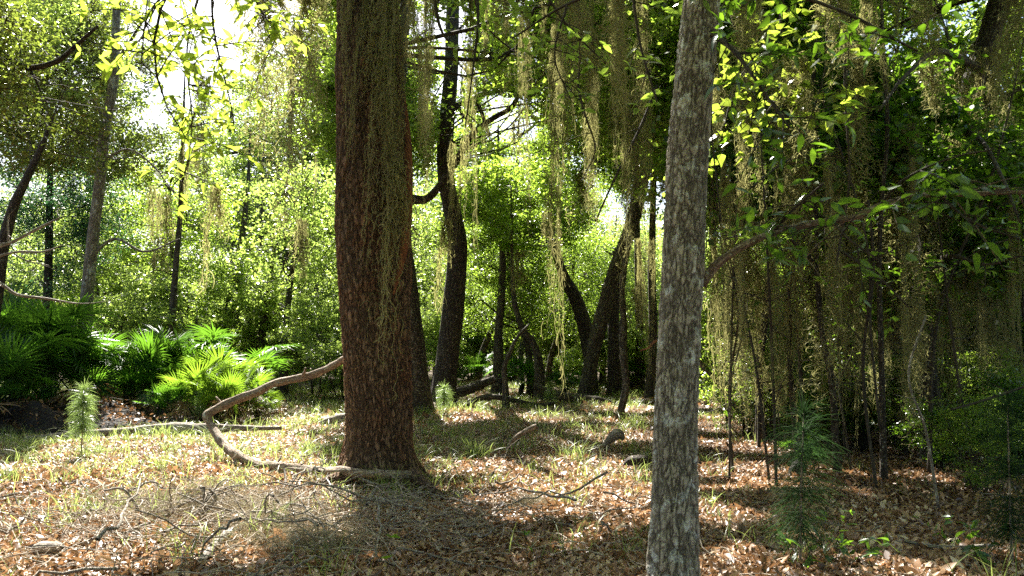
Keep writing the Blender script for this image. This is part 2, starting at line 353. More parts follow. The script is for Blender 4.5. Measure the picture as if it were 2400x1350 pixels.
# ------------------------------------------------------------------ where the canopy is shaped to let the sun through
def to_ground(p):                       # follow the sun ray from a point down to the forest floor
    return p[:, 0]-SUN[0]/SUN[2]*p[:, 2], p[:, 1]-SUN[1]/SUN[2]*p[:, 2]
_gaps = []                              # (x, y, rx, ry): sun flecks on the floor
def gap(px, py, wx, wy):                # given where they fall
    a = gpt(px, py); b = gpt(px, min(1349, py+wy)); c = gpt(px, max(840, py-wy))
    _gaps.append((a[0], a[1], wpx(wx, a[1]), max(.12, abs(c[1]-b[1])/2)))
for g in [(1330, 1130, 230, 62), (1180, 1105, 150, 28), (1450, 1190, 120, 45), (1740, 1120, 120, 42), (1700, 1210, 90, 35), (1400, 1260, 50, 30),
          (1250, 1210, 90, 22), (1340, 1300, 60, 22), (1700, 1300, 90, 25), (1860, 1270, 40, 12), (2080, 1010, 60, 12), (2140, 1050, 70, 10), (2050, 1160, 40, 8),
          (1030, 1200, 40, 14), (1020, 1090, 60, 14), (700, 1180, 180, 90), (300, 1180, 420, 150), (150, 1320, 330, 80), (430, 1060, 320, 50), (600, 1290, 160, 50), (110, 1085, 130, 45),
          (440, 1020, 240, 30), (640, 980, 190, 36), (720, 935, 130, 30), (560, 945, 80, 14), (500, 965, 130, 14), (1100, 960, 90, 8), (1290, 985, 100, 6), (1200, 925, 160, 6), (1450, 955, 90, 8),
          (1700, 985, 100, 12), (1650, 950, 60, 8), (1750, 1010, 70, 5), (1150, 1330, 60, 8), (1000, 1290, 40, 10), (880, 1325, 50, 9), (1085, 1255, 30, 8), (770, 1330, 60, 10), (1230, 1280, 40, 8), (960, 1240, 26, 6)]: gap(*g)
_gaps = np.array(_gaps)
def lit(x, y):
    d = ((x[:, None]-_gaps[None, :, 0])/_gaps[None, :, 2])**2+((y[:, None]-_gaps[None, :, 1])/_gaps[None, :, 3])**2
    return d.min(1) < 1
SHAFTS = []                             # openings cut into the crowns so the sun reaches moss, vines and palmettos
def shaft(px, py, Y, r): SHAFTS.append((*at(px, py, Y), r))
for g in [(1830, 120, 6.5, .55), (1740, 240, 6.4, .45), (1940, 180, 6.4, .4), (1860, 300, 6.4, .35), (640, 220, 5.2, .6), (450, 200, 3.9, .7), (1745, 920, 9, .4), (1500, 560, 14, .7), (560, 840, 15.2, 1.1), (460, 850, 15, .8), (300, 830, 15.5, .6), (390, 840, 15.6, .7), (200, 790, 15.5, .35), (620, 870, 15.6, .8),
          (200, 930, 9.7, .4), (1320, 700, 9, .25), (2180, 240, 6.3, .3), (2330, 900, 9.5, .35), (1890, 930, 8.7, .35), (1610, 400, 4, .1), (900, 420, 8.1, .22), (1250, 500, 16, .8), (2050, 450, 9, .35), (2000, 860, 9, .3), (1170, 120, 8, .5), (1450, 180, 8, .5), (2120, 120, 9, .5), (2350, 300, 9, .4), (1700, 700, 10, .45), (1830, 760, 9, .4), (1960, 640, 9, .35), (2130, 600, 8.5, .4), (2240, 420, 9, .45), (2080, 900, 9, .3), (1350, 250, 8, .5), (1100, 300, 7, .35), (1020, 260, 7, .4), (2260, 760, 9, .35), (1780, 420, 8, .4)]: shaft(*g)
def open_to_sun(p, rg, keep=.015):      # mask: which leaves the crowns keep
    sl = (p[:, 2]-EYE)/np.maximum(p[:, 1], .1); air = (np.abs(p[:, 0]) < .8) & (p[:, 1] > 13) & (sl > .265) & (sl < .325)
    for (x0, y0, z0, r) in SHAFTS:
        d = p-np.array([x0, y0, z0]); t = d@SUN; air |= (t > .6) & (np.linalg.norm(d-t[:, None]*SUN, axis=1) < r)
    air |= (p[:, 1] > 8) & (p[:, 1] < 20) & (np.abs(p[:, 0]/np.maximum(p[:, 1], .1)+.078) < .017) & (sl < .44)   # nothing grows against the S-curved trunk
    x, y = to_ground(p); wob = .18*np.sin(x*5+y*3)+.15*np.sin(y*7-x*2)
    near = (y > 2.5) & (y < 26)
    return (~(lit(x+wob, y+wob*.8) & near) | (rg.random(len(p)) < keep)) & (~air | (rg.random(len(p)) < .08))

# ------------------------------------------------------------------ foliage builders
def limb_tree(bag, base_pts, targets, r0, rg, twig_r=.012, sides=5):
    """limbs from the stem to scattered clump centres, then twigs"""
    base_pts = np.asarray(base_pts); targets = np.asarray(targets)
    if not len(targets): return
    nl = max(3, min(12, len(targets)//7)); hubs = targets[rg.choice(len(targets), nl, replace=False)]
    nodes, nr = [], []
    for h in hubs:
        base_all = base_pts; base_pts = base_all[rg.random(len(base_all)) < .45] if len(base_all) > 4 else base_all
        if not len(base_pts): base_pts = base_all
        a = base_pts[np.argmin(np.linalg.norm(base_pts-(h-np.array([0, 0, .45*np.linalg.norm(h-base_pts[-1])])), axis=1))]; base_pts = base_all
        L = np.linalg.norm(h-a); m = (a+h)/2+rg.normal(size=3)*L*.12+np.array([0, 0, L*.08]); m2 = a*.3+h*.7+rg.normal(size=3)*L*.1
        r = r0*rg.uniform(.4, .7); P = np.array([a, a*.65+h*.35+rg.normal(size=3)*L*.07, m, m2, h])
        add_tube(bag, P, [r, r*.8, r*.6, r*.4, twig_r], sides=7, n=14, seed=int(rg.integers(1e6)))
        s = spline(np.c_[P, [r, r*.8, r*.6, r*.4, twig_r]], 14); nodes.append(s[3:, :3]); nr.append(s[3:, 3])
    nodes = np.concatenate(nodes); nr = np.concatenate(nr)
    idx = np.array([np.argmin(np.linalg.norm(nodes-t, axis=1)) for t in targets])
    A = nodes[idx]; L = np.linalg.norm(targets-A, axis=1)[:, None]
    tt = np.linspace(0, 1, 6)[None, :, None]
    P = A[:, None]*(1-tt)+targets[:, None]*tt+np.sin(tt*pi)*(rg.normal(size=(len(A), 1, 3))*.14*L[:, None])+np.sin(tt*2*pi)*(rg.normal(size=(len(A), 1, 3))*.08*L[:, None])
    rr = np.minimum(nr[idx]*.7, twig_r*1.8)[:, None]*np.linspace(1, .35, 6)[None]
    v, f = tubes(P, rr, sides=4); bag.add(v, f, rnd=np.full(len(v), .5))

def twiglets(bag, cen, rad, rg, n=5, r=.005, flat=.6):
    c = np.repeat(cen, n, 0); d = unit(len(c), rg)*np.array([1, 1, flat])*np.repeat(rad, n)[:, None]*rg.uniform(.6, 1.1, (len(c), 1))
    tt = np.linspace(0, 1, 4)[None, :, None]; P = c[:, None]+d[:, None]*tt+np.sin(tt*pi)*rg.normal(size=(len(c), 1, 3))*.12*np.repeat(rad, n)[:, None, None]
    v, f = tubes(P, np.linspace(r, r*.4, 4), sides=3); bag.add(v, f, rnd=np.full(len(v), .5))

def clump_leaves(cen, rad, per, rg, flat=.55):
    n = len(cen)*per; c = np.repeat(cen, per, 0); r = np.repeat(rad, per)
    # leaves gather on a few little sprays inside each clump
    k = 7; off = unit(len(cen)*k, rg)*rg.uniform(.35, 1, (len(cen)*k, 1)); pick = np.repeat(np.arange(len(cen)), per)*k+rg.integers(0, k, n)
    p = c+(off[pick]+rg.normal(size=(n, 3))*.30)*r[:, None]*np.array([1, 1, flat])
    return p

def make_crown(cen, rad, per, size, rg, tmpl=LEAF1, mask=True, tilt=.7, flat=.55, droop=None):
    bag = Bag(); p = clump_leaves(cen, rad, per, rg, flat)
    if mask: p = p[open_to_sun(p, rg)]
    p = p[p[:, 2] > .15]
    sz = size*rg.uniform(.6, 1.25, len(p)); v, f, r = scatter(tmpl, p, sz, tilt=tilt, rg=rg)
    bag.add(v, f, rnd=r); return bag

# ------------------------------------------------------------------ spanish moss
def moss_bag(L, w, n, rg, curls=10, wid=.005, taper=.5):
    """a hank of curly grey-green threads hanging down from z=0"""
    bag = Bag(); k = max(8, int(L/.05)); nlk = max(3, n//9); lk = rg.integers(0, nlk, n)
    lL = L*(rg.random(nlk)**1.1*.8+.2); lL[0] = L; lx = rg.normal(size=nlk)*w*.42; ly = rg.normal(size=nlk)*w*.35
    lsw = np.cumsum(rg.normal(size=(nlk, k, 2)), 1)*.010
    ln_ = lL[lk]*rg.uniform(.55, 1.05, n); tt = np.linspace(0, 1, k)[None, :]
    drift = np.cumsum(rg.normal(size=(n, k, 2)), 1)*.005+lsw[lk]
    z = -ln_[:, None]*tt; cl = np.exp(-((z/L)**2)*taper*1.5)
    thick = .016+.012*np.sin(z*5+lk[:, None]*2)
    P = np.stack([lx[lk][:, None]*cl+rg.normal(size=(n, 1))*thick+drift[..., 0], ly[lk][:, None]*cl+rg.normal(size=(n, 1))*thick+drift[..., 1], z], -1)
    P += rg.normal(size=P.shape)*.008
    sd_ = unit(n, rg)[:, None]*np.array([1, 1, .2]); v, f = ribbons(P, np.linspace(1.25, .6, k)*wid, sd_)
    bag.add(v, f, rnd=np.repeat(rg.random(n), 2*k))
    m = int(n*curls*L); a = rg.integers(0, n, m); b = rg.integers(0, k-1, m); c = P[a, b]
    rr = rg.uniform(.018, .055, (m, 1)); e1 = unit(m, rg); e2 = np.cross(e1, unit(m, rg)); e2 /= np.linalg.norm(e2, axis=1)[:, None]
    th = np.linspace(0, 1, 6)[None]*rg.uniform(1.5, 5, (m, 1))
    Q = c[:, None]+rr[..., None]*(np.sin(th)[..., None]*e1[:, None]+(1-np.cos(th))[..., None]*e2[:, None])
    Q[..., 2] -= (np.linspace(0, 1, 6)**1.5)[None]*rr*1.6
    v, f = ribbons(Q, np.linspace(1, .6, 6)*wid*.9, unit(m, rg)[:, None]); bag.add(v, f, rnd=np.repeat(rg.random(m), 12))
    return bag
MOSS = []
for i, (L, w, n, cu, wd) in enumerate([(1., .16, 44, 6, .010), (1., .10, 30, 7, .009), (1., .28, 50, 6, .011), (1., .07, 20, 8, .009), (1., .20, 34, 6, .010), (1., .36, 60, 5, .012)]):
    rg = np.random.default_rng(100+i); o = moss_bag(L, w, n, rg, cu, wd).build('spanish_moss', MAT['moss'])
    MOSS.append(o)
MOSS_W = [.16, .10, .28, .07, .20, .36]
MOSS_LONG = []
for i, (L, w, n, cu, wd) in enumerate([(3., .22, 50, 6, .0085), (2.4, .34, 60, 6, .009), (3.2, .12, 30, 8, .0075)]):
    rg = np.random.default_rng(140+i); MOSS_LONG.append(moss_bag(L, w, n, rg, cu, wd).build('spanish_moss', MAT['moss']))
_used = set()
def moss(px, y0, y1, Y, kind=0, long=False, label=None, group=None, wpx_=None):
    a, b = at(px, y0, Y), at(px, y1, Y); L = a[2]-b[2]
    src = (MOSS_LONG if long else MOSS)[kind]; base = [3., 2.4, 3.2][kind] if long else 1.
    if src.name in _used: o = src.copy(); COL.objects.link(o)
    else: o = src; _used.add(src.name)
    w0 = ([.22, .34, .12][kind] if long else MOSS_W[kind])
    s = L/base; sw = (wpx(wpx_, Y)/w0) if wpx_ else 1.
    o.location = a; o.scale = (sw, sw, s); o.rotation_euler = (0, 0, rng.uniform(0, 6.3))
    tag(o, label or 'grey-green spanish moss hank hanging in the dim thicket on the right', 'moss', group or 'spanish moss hanging from the branches'); return o

# ------------------------------------------------------------------ the named trees
def px_path(rows, Y):                   # rows: (px, py, width px[, depth]) from the ground up
    P, r = [], []
    for row in rows:
        y = row[3] if len(row) > 3 else Y
        P.append(at(row[0], row[1], y)); r.append(wpx(row[2], y)/2)
    return np.array(P), np.array(r)
def extend_up(P, r, top, bend=(0, 0), n=3, rtop=.3):
    d = P[-1]-P[-2]; d = d/max(d[2], .2); z0 = P[-1][2]; out, ro = list(P), list(r); r0 = r[-1]
    for i in range(1, n+1):
        f = i/n; z = z0+(top-z0)*f; b = np.array([bend[0], bend[1], 0])*f
        out.append(np.array([P[-1][0]+d[0]*.35*(z-z0)*(1-.4*f), P[-1][1]+d[1]*.35*(z-z0), z])+b); ro.append(r0*(1-(1-rtop)*f))
    return np.array(out), np.array(ro)
def clumps(n, c, rad, rg, size=(.35, .75), hollow=.3):
    p = unit(n, rg)*(rg.uniform(hollow, 1, (n, 1))**.6)*np.array(rad)+np.array(c)
    return p, rg.uniform(*size, n)

COVER, COVER_MAX = {}, 3
def tree(name, label, cat, rows, Y, mat, crown=None, leafmat='leaf', top=9, sides=24, n=None, lump=.05, flare=(.35, .35, 5), seed=1,
         bend=(0, 0), limbs=(), limbmat=None, group=None, leaf=LEAF1, lsize=.105, per=230, ground_rows=True, mask=True, twigs=4, csize=(.35, .75), kindmask=None):
    rg = np.random.default_rng(seed); P, r = px_path(rows, Y)
    base = P[0].copy(); base[2] = float(hill(base[0], base[1]))
    if P[0][2] > base[2]-.05: P[0][2] = base[2]-.08
    P, r = extend_up(P, r, top, bend) if top else (P, r)
    root = empty(name, base); off = -base
    bag = add_tube(Bag(), P, r, sides=sides, n=n, lump=lump, flare=flare, seed=seed)
    bag.build('trunk', mat, root, True, off)
    tag(root, label, cat, group)
    for lr in limbs:
        LP, Lr = px_path(lr, Y); b = add_tube(Bag(), LP, Lr, sides=12, lump=.08, seed=seed+7, n=40)
        b.build('limb', limbmat or mat, root, True, off)
    if crown:
        C, S = [], []
        for (c, rad, k) in crown:
            a, s = clumps(k, c, rad, rg, csize); C.append(a); S.append(s)
        C = np.concatenate(C); S = np.concatenate(S)
        if mask:                         # extra clumps added to the crown to cast shade between the sun flecks
            cand = np.concatenate([clumps(k*5, c, np.array(rad)*1.2, rg, csize)[0] for (c, rad, k) in crown]); gx_, gy_ = to_ground(cand)
            keep = []
            for q in np.nonzero((gy_ > 2.5) & (gy_ < 24) & (np.abs(gx_) < gy_*.72+2) & (cand[:, 2] > 4.5) & ~lit(gx_, gy_))[0]:
                key = (int(gx_[q]//.55), int(gy_[q]//.55))
                if COVER.get(key, 0) < COVER_MAX: COVER[key] = COVER.get(key, 0)+1; keep.append(q)
            C = np.concatenate([C, cand[keep]]); S = np.concatenate([S, np.full(len(keep), .5)])
        if mask:
            ok = open_to_sun(C, rg, .02); C, S = C[ok], S[ok]
        s = spline(np.c_[P, r], 30); b = Bag(); up = s[s[:, 2] > min(1.0*C[:, 2].min(), s[-4, 2]), :3] if len(C) else s[:, :3]
        limb_tree(b, up if len(up) > 3 else s[-8:, :3], C, min(.045, r[-4 if top else -1]*.4), rg); twiglets(b, C, S, rg, twigs)
        b.build('branches', MAT['twig_dark'], root, True, off)
        make_crown(C, S, per, lsize, rg, leaf, mask).build('crown', MAT[leafmat], root, False, off)
    return root

# the great red-barked oak in front
oak = tree('oak_tree', 'large oak with rust red furrowed bark and a wide base, standing left of centre', 'tree',
    [(889, 1150, 225), (887, 1100, 180), (887, 1040, 152), (887, 960, 150), (884, 860, 153), (880, 760, 158), (878, 660, 166), (876, 560, 170), (875, 440, 170), (873, 320, 166), (868, 180, 158), (864, 60, 146), (862, -60, 140)],
    8.6, MAT['bark_red'], [((-1.3, 10.8, 8.2), (4.2, 3.2, 2.), 100), ((1.0, 13, 7.6), (3.4, 3, 1.8), 110), ((1.2, 10.5, 5.2), (2.0, 1.4, .8), 50)], top=10.5, sides=220, n=700, lump=.022, flare=(.2, .22, 7), seed=3, lsize=.11, per=260)
ob = -np.array(oak.location)
b = add_tube(Bag(), *px_path([(922, 690, 6, 8.3), (936, 630, 16, 8.36), (950, 550, 24, 8.42), (956, 440, 24, 8.45), (955, 330, 18, 8.55), (946, 220, 8, 8.6)], 8.4), sides=14, n=60, seed=2)
tag(b.build('side_stem', MAT['bark_orange'], oak, True, ob), 'smooth orange stem pressed against the bark')
for rows in ([(975, 1118, 34, 8.1), (1000, 1135, 20, 7.8), (1040, 1160, 6, 7.4)], [(830, 1108, 30, 8.2), (780, 1120, 18, 8.0), (740, 1132, 6, 7.8)]):
    b = add_tube(Bag(), *px_path(rows, 8), sides=12, n=24, lump=.1, seed=5); b.build('root', MAT['bark_red'], oak, True, ob)

# the grey lichened trunk close on the right
grey = tree('grey_tree', 'slim pale grey trunk with lichen patches, closest to the viewer right of centre', 'tree',
    [(1577, 1480, 128), (1577, 1350, 116), (1580, 1180, 104), (1583, 1000, 100), (1591, 800, 97), (1601, 600, 96), (1607, 450, 96), (1616, 300, 96), (1630, 150, 92), (1644, 0, 88), (1655, -110, 84)],
    4.0, MAT['bark_grey'], [((1.6, 6.5, 6.2), (2.4, 2.0, 1.3), 36)], leafmat='leaf_dark', top=7.5, sides=190, n=1000, lump=.03, flare=(.1, .2, 5), seed=11, leaf=LEAF2, lsize=.085, per=110)
gb = -np.array(grey.location)
def spray(lb, tb, path, n, size, tmpl, rg, twig=.004, up=None, tilt=.6, whorl=False):
    """a twig with leaves set along it"""
    P = spline(path, 16); add_tube(tb, path, np.linspace(twig, twig*.35, len(path)), sides=5, n=16)
    t = rg.uniform(.1, 1, n); t[:2] = rg.uniform(.94, 1, 2); i = np.clip((t*15).astype(int), 0, 14); pos = P[i]+(P[i+1]-P[i])*rg.random((n, 1))
    T = P[i+1]-P[i]; T /= np.linalg.norm(T, axis=1)[:, None]; side = np.cross(T, [0, 0, 1.]); side /= np.linalg.norm(side, axis=1)[:, None]+1e-6
    h = T*.6+side*rg.choice([-1, 1], (n, 1))*.8+rg.normal(size=(n, 3))*.3-np.array([0, 0, .2])
    v, f, r = scatter(tmpl, pos, size*rg.uniform(.42, 1.2, n), up=up, tilt=tilt, heading=h, rg=rg); lb.add(v, f, rnd=r)
def leafy(parent, off, name, mains, nsub, sublen, size, tmpl, leafmat, seed, leaves=9, twigmat='twig_dark', label=None, sag=-.25, wmin=0.):
    """branches (px rows) dressed with leafy side sprays"""
    rg = np.random.default_rng(seed); lb, tb = Bag(), Bag()
    for rows in mains:
        P, r = px_path(rows, 4); add_tube(tb, P, r, sides=9, n=40, lump=.1, seed=seed); s = spline(P, 60)
        for q in range(nsub):
            i = int(rg.uniform(wmin, 1)*58)+1; a = s[i]; d = rg.normal(size=3)*np.array([1, .9, .55]); d /= np.linalg.norm(d)
            L = sublen*rg.uniform(.5, 1.3); b_ = a+d*L*.5+np.array([0, 0, sag*L*.3]); c = a+d*L+np.array([0, 0, sag*L])
            spray(lb, tb, np.array([a, b_, c]), leaves, size, tmpl, rg, twig=.004)
    o = tb.build(name, MAT[twigmat], parent, True, off); lb.build('leaves', MAT[leafmat], o)
    if label: o['label'] = label
    return o
leafy(grey, gb, 'branch', [[(1645, 668, 26, 4.0), (1668, 632, 22, 4.0), (1720, 590, 18, 3.95), (1800, 550, 17, 3.9), (1900, 525, 16, 3.85), (2000, 510, 15, 3.8), (2060, 482, 14, 3.8), (2150, 460, 12, 3.75), (2260, 455, 11, 3.7), (2420, 450, 9, 3.6)]],
      18, .34, .09, LEAF_OAK, 'leaf_dark', 21, 7, 'bark_limb', 'long curved branch reaching out to the right with dark green leaves', wmin=.28)
leafy(grey, gb, 'branch', [[(1808, 548, 8, 3.9), (1860, 490, 7, 3.8), (1930, 430, 5, 3.7)], [(1950, 515, 8, 3.8), (1990, 560, 6, 3.7), (2060, 610, 4, 3.7)], [(2060, 482, 8, 3.8), (2120, 420, 6, 3.7), (2230, 370, 5, 3.6), (2330, 350, 4, 3.5)],
      [(2200, 457, 8, 3.7), (2280, 520, 6, 3.6), (2390, 560, 4, 3.5)]], 7, .28, .09, LEAF_OAK, 'leaf_dark', 22, 7)
leafy(grey, gb, 'branch', [[(1640, 60, 20, 4), (1720, 120, 12, 3.8), (1800, 230, 8, 3.6), (1850, 300, 5, 3.5)], [(1650, -60, 20, 4), (1800, -30, 12, 4), (1980, 30, 9, 3.8), (2150, 120, 6, 3.6)]],
      16, .35, .10, LEAF_OAK, 'leaf_dark', 23, 9)
# bits of the grey tree's crown hanging into the top of the view
leafy(grey, gb, 'branch', [[(1630, -60, 16, 4), (1480, -40, 10, 4.4), (1330, 10, 7, 4.8), (1200, 90, 4, 5)], [(1480, -40, 9, 4.4), (1500, 100, 6, 4.4), (1540, 240, 4, 4.4)], [(1330, 10, 7, 4.8), (1300, 130, 4, 4.8), (1340, 240, 3, 4.8)]],
      10, .32, .085, LEAF_OAK, 'leaf', 24, 8)

# trees behind the oak
behind = tree('oak_tree', 'dark smooth tree half hidden behind the red-barked oak on its right', 'tree',
    [(972, 960, 92), (970, 920, 78), (966, 840, 66), (958, 760, 64), (950, 660, 56), (942, 560, 46), (935, 440, 42), (932, 300, 36), (940, 150, 30), (950, 20, 26)],
    17., MAT['bark_dark'], [((-2.6, 17, 8.0), (3.2, 3, 2.4), 100)], top=10, seed=31, flare=(.3, .3, 5),
    limbs=[[(945, 480, 28), (965, 468, 24), (1000, 466, 20), (1035, 430, 18), (1070, 375, 17), (1110, 312, 14), (1160, 275, 13), (1200, 250, 12), (1235, 190, 9), (1290, 150, 5)],
           [(1110, 312, 10), (1100, 285, 8), (1080, 262, 7), (1075, 240, 6)]], lsize=.105)
stree = tree('oak_tree', 'blackish S-curved trunk flecked with pale lichen, in the open centre', 'tree',
    [(1036, 955, 78), (1038, 925, 62), (1046, 860, 54), (1056, 780, 52), (1064, 700, 51), (1071, 620, 47), (1071, 560, 44), (1058, 490, 42), (1046, 420, 41), (1043, 340, 40), (1050, 260, 37), (1058, 160, 34), (1060, 60, 32), (1062, -40, 30)],
    19.5, MAT['bark_dark'], [((-1.6, 18.5, 8.6), (3.2, 3, 2.2), 80), ((1.6, 17.5, 7.6), (3., 2.6, 1.9), 90)], top=11, seed=33, sides=40, n=260, lump=.04, flare=(.35, .25, 5),
    limbs=[[(1050, 270, 20), (1075, 245, 14), (1100, 238, 13), (1125, 222, 12), (1160, 215, 11), (1200, 200, 9), (1245, 180, 6)],
           [(1112, 232, 12, 19.4), (1128, 262, 10, 19.4), (1140, 300, 9, 19.4), (1150, 318, 7, 19.4)]], lsize=.105)
lean = tree('oak_tree', 'dark brown trunk leaning to the right in the tight clump of three', 'tree',
    [(1368, 940, 42), (1372, 925, 37), (1380, 880, 33), (1392, 817, 33), (1414, 733, 36), (1433, 662, 33), (1453, 600, 31), (1480, 530, 32), (1500, 460, 28), (1515, 380, 26), (1538, 260, 22), (1548, 140, 20), (1560, 0, 16)],
    22, MAT['bark_far'], [((4.2, 21.5, 9.), (3.4, 3, 2.4), 90)], top=11, seed=37, flare=(.12, .3, 5), lsize=.105)
tree('oak_tree', 'straight black trunk standing just behind the leaning one in the clump', 'tree',
    [(1442, 930, 42), (1441, 900, 36), (1440, 817, 30), (1439, 745, 26), (1446, 650, 24), (1466, 560, 22), (1490, 460, 20), (1515, 330, 18)], 24, MAT['bark_dark'], [((3., 24, 8.5), (2.8, 2.6, 2.2), 70)], top=10, seed=41, flare=(.12, .3, 5))
tree('oak_tree', 'black trunk bending left, leftmost of the tight clump', 'tree',
    [(1392, 930, 26, 24), (1386, 870, 28, 24.4), (1376, 800, 31, 25), (1367, 752, 33, 25), (1351, 704, 32, 25), (1322, 650, 26, 25), (1300, 580, 18, 25), (1290, 500, 12, 25)], 25, MAT['bark_dark'], [((1.2, 25, 6.4), (1.8, 1.8, 1.6), 30)], top=None, seed=43, flare=(.1, .2, 5))
tree('gnarled_tree', 'thin gnarled grey stem with twisted base, right of the tight clump', 'tree',
    [(1452, 995, 20), (1456, 960, 16), (1468, 900, 16), (1462, 820, 18), (1462, 740, 16), (1458, 680, 15), (1465, 620, 13), (1478, 540, 11), (1490, 420, 9)], 15, MAT['bark_far'], [((2.6, 15, 5.8), (1.6, 1.6, 1.3), 20)], top=6.5, seed=45, lump=.16, sides=16, flare=(.3, .2, 4))
for i, (rows, Y, lab) in enumerate([
    ([(1500, 905, 22), (1500, 800, 20), (1497, 700, 18), (1494, 560, 15), (1490, 400, 12)], 27, 'straight slim trunk wrapped in moss, between the clump and the grey trunk'),
    ([(1520, 945, 22), (1527, 860, 19), (1530, 760, 20), (1528, 640, 18), (1530, 500, 15), (1535, 340, 12)], 22, 'slim dark trunk just left of the grey trunk, nearly touching it'),
    ([(1168, 915, 34), (1168, 860, 26), (1168, 780, 20), (1175, 700, 18), (1178, 600, 16), (1170, 480, 13)], 24, 'brown trunk above the fallen log, right of the S-curved trunk'),
    ([(1266, 905, 26), (1262, 850, 20), (1248, 800, 16), (1225, 770, 14), (1205, 700, 11), (1200, 600, 8)], 22, 'crooked small tree arching left over the green palmetto'),
    ([(1186, 955, 16), (1184, 900, 13), (1182, 860, 12), (1198, 820, 9), (1212, 790, 7), (1240, 760, 5)], 17, 'thin lichened sapling with a crook in front of the brown trunk'),
    ([(742, 905, 22), (744, 850, 18), (748, 780, 16), (740, 680, 14), (735, 540, 12)], 30, 'dark slim trunk in the thicket just left of the red-barked oak')]):
    c = at(rows[-1][0], rows[-1][1], Y)
    tree('young_tree', lab, 'tree', rows, Y, MAT['bark_far'], [((c[0], c[1], c[2]+1.2), (1.7, 1.7, 1.6), 26)] if i != 4 else None, top=c[2]+2.5 if i != 4 else None, seed=51+i, lsize=.105, sides=14, csize=(.3, .6))

# the left side
pale = tree('slender_tree', 'tall slender pale trunk spotted with lichen rising behind the palmettos on the left', 'tree',
    [(192, 900, 34), (195, 840, 31), (200, 760, 30), (205, 680, 28), (213, 600, 27), (222, 520, 25), (232, 440, 25), (240, 360, 25), (248, 290, 24), (262, 220, 22), (270, 150, 20), (272, 60, 18), (276, -30, 16)],
    16, MAT['bark_pale'], [((-10.2, 19., 8.0), (3.6, 3.4, 2.2), 190), ((-6.8, 15.4, 5.4), (2.0, 1.4, 1.8), 44)], leafmat='leaf_olive', top=9.5, seed=61, sides=20, n=120, lump=.04, leaf=LEAF2, lsize=.095, per=150,
    limbs=[[(245, 300, 9), (225, 240, 7), (180, 210, 5), (130, 180, 3)], [(238, 380, 7), (300, 350, 5), (360, 390, 4), (420, 470, 2)], [(213, 600, 9), (270, 560, 7), (340, 590, 5), (420, 560, 3)], [(270, 150, 10), (310, 90, 7), (350, 20, 4)]])
tree('leaning_tree', 'dark leaning trunk at the left edge behind bare twigs', 'tree',
    [(-60, 900, 36), (-22, 760, 32), (-6, 660, 30), (6, 580, 27), (30, 490, 23), (62, 420, 18), (95, 350, 13), (120, 280, 8)], 14, MAT['bark_dark'], [((-10.2, 15.5, 7.6), (3.0, 2.4, 1.6), 80)], top=None, seed=63, leafmat='leaf_light', leaf=LEAF2, per=90)
tree('overhanging_oak', 'big oak outside the left edge whose dark olive boughs hang into the top corner', 'tree',
    [(-260, 1000, 80), (-250, 800, 60), (-230, 500, 50), (-200, 250, 40), (-150, 60, 30)], 10.5, MAT['bark_dark'], [((-6.1, 10.4, 5.15), (1.5, 1.0, .75), 54), ((-7.0, 11, 7.2), (3, 2.5, 1.6), 50)], top=8.5, seed=65, leafmat='leaf_olive', leaf=LEAF2, lsize=.07, per=150, csize=(.22, .42),
    limbs=[[(-220, 300, 40), (-120, 120, 30), (0, 128, 18), (60, 158, 15), (130, 145, 13), (175, 110, 10), (230, 60, 6)], [(60, 158, 9), (80, 180, 7), (95, 215, 4)]])
cedar = tree('cedar_tree', 'dense blue-green bushy tree on the left, darker than the foliage around it', 'tree',
    [(110, 900, 24), (112, 700, 20), (116, 500, 16), (120, 300, 10)], 22, MAT['bark_dark'], [((-12.8, 22, 6.6), (2.2, 1.8, 2.6), 110), ((-13.2, 22, 4.2), (2.4, 1.6, 1.4), 40)], top=8.5, seed=67, leafmat='leaf_blue', lsize=.06, per=330, mask=False)
for i, (rows, Y, lab) in enumerate([
    ([(398, 900, 17), (402, 790, 16), (407, 700, 15), (414, 600, 13), (424, 480, 12), (428, 340, 9)], 20, 'thin dark trunk standing straight up behind the middle of the palmettos'),
    ([(505, 900, 24), (520, 800, 24), (536, 730, 23), (556, 650, 20), (566, 570, 16), (580, 450, 10)], 25, 'grey trunk leaning right behind the palmettos, left one of two'),
    ([(570, 900, 20), (584, 800, 19), (594, 740, 18), (604, 670, 16), (612, 580, 12), (615, 470, 8)], 27, 'dark trunk leaning right behind the palmettos, right one of two'),
    ([(606, 900, 30), (612, 830, 26), (618, 770, 22), (626, 700, 14), (640, 600, 9)], 24, 'short stout black trunk between the palmettos and the sunlit bush'),
    ([(462, 880, 8), (461, 800, 8), (460, 745, 7)], 22, 'thin dead stub standing between the leaning trunk and the palmettos')]):
    c = at(rows[-1][0], rows[-1][1], Y)
    tree('young_tree', lab, 'tree', rows, Y, MAT['bark_far'], [((c[0], c[1], c[2]+.8), (1.8, 1.6, 1.7), 26)] if i < 4 else None, top=c[2]+2 if i < 4 else None, seed=71+i, lsize=.105, sides=12, leafmat='leaf_light', csize=(.3, .6))
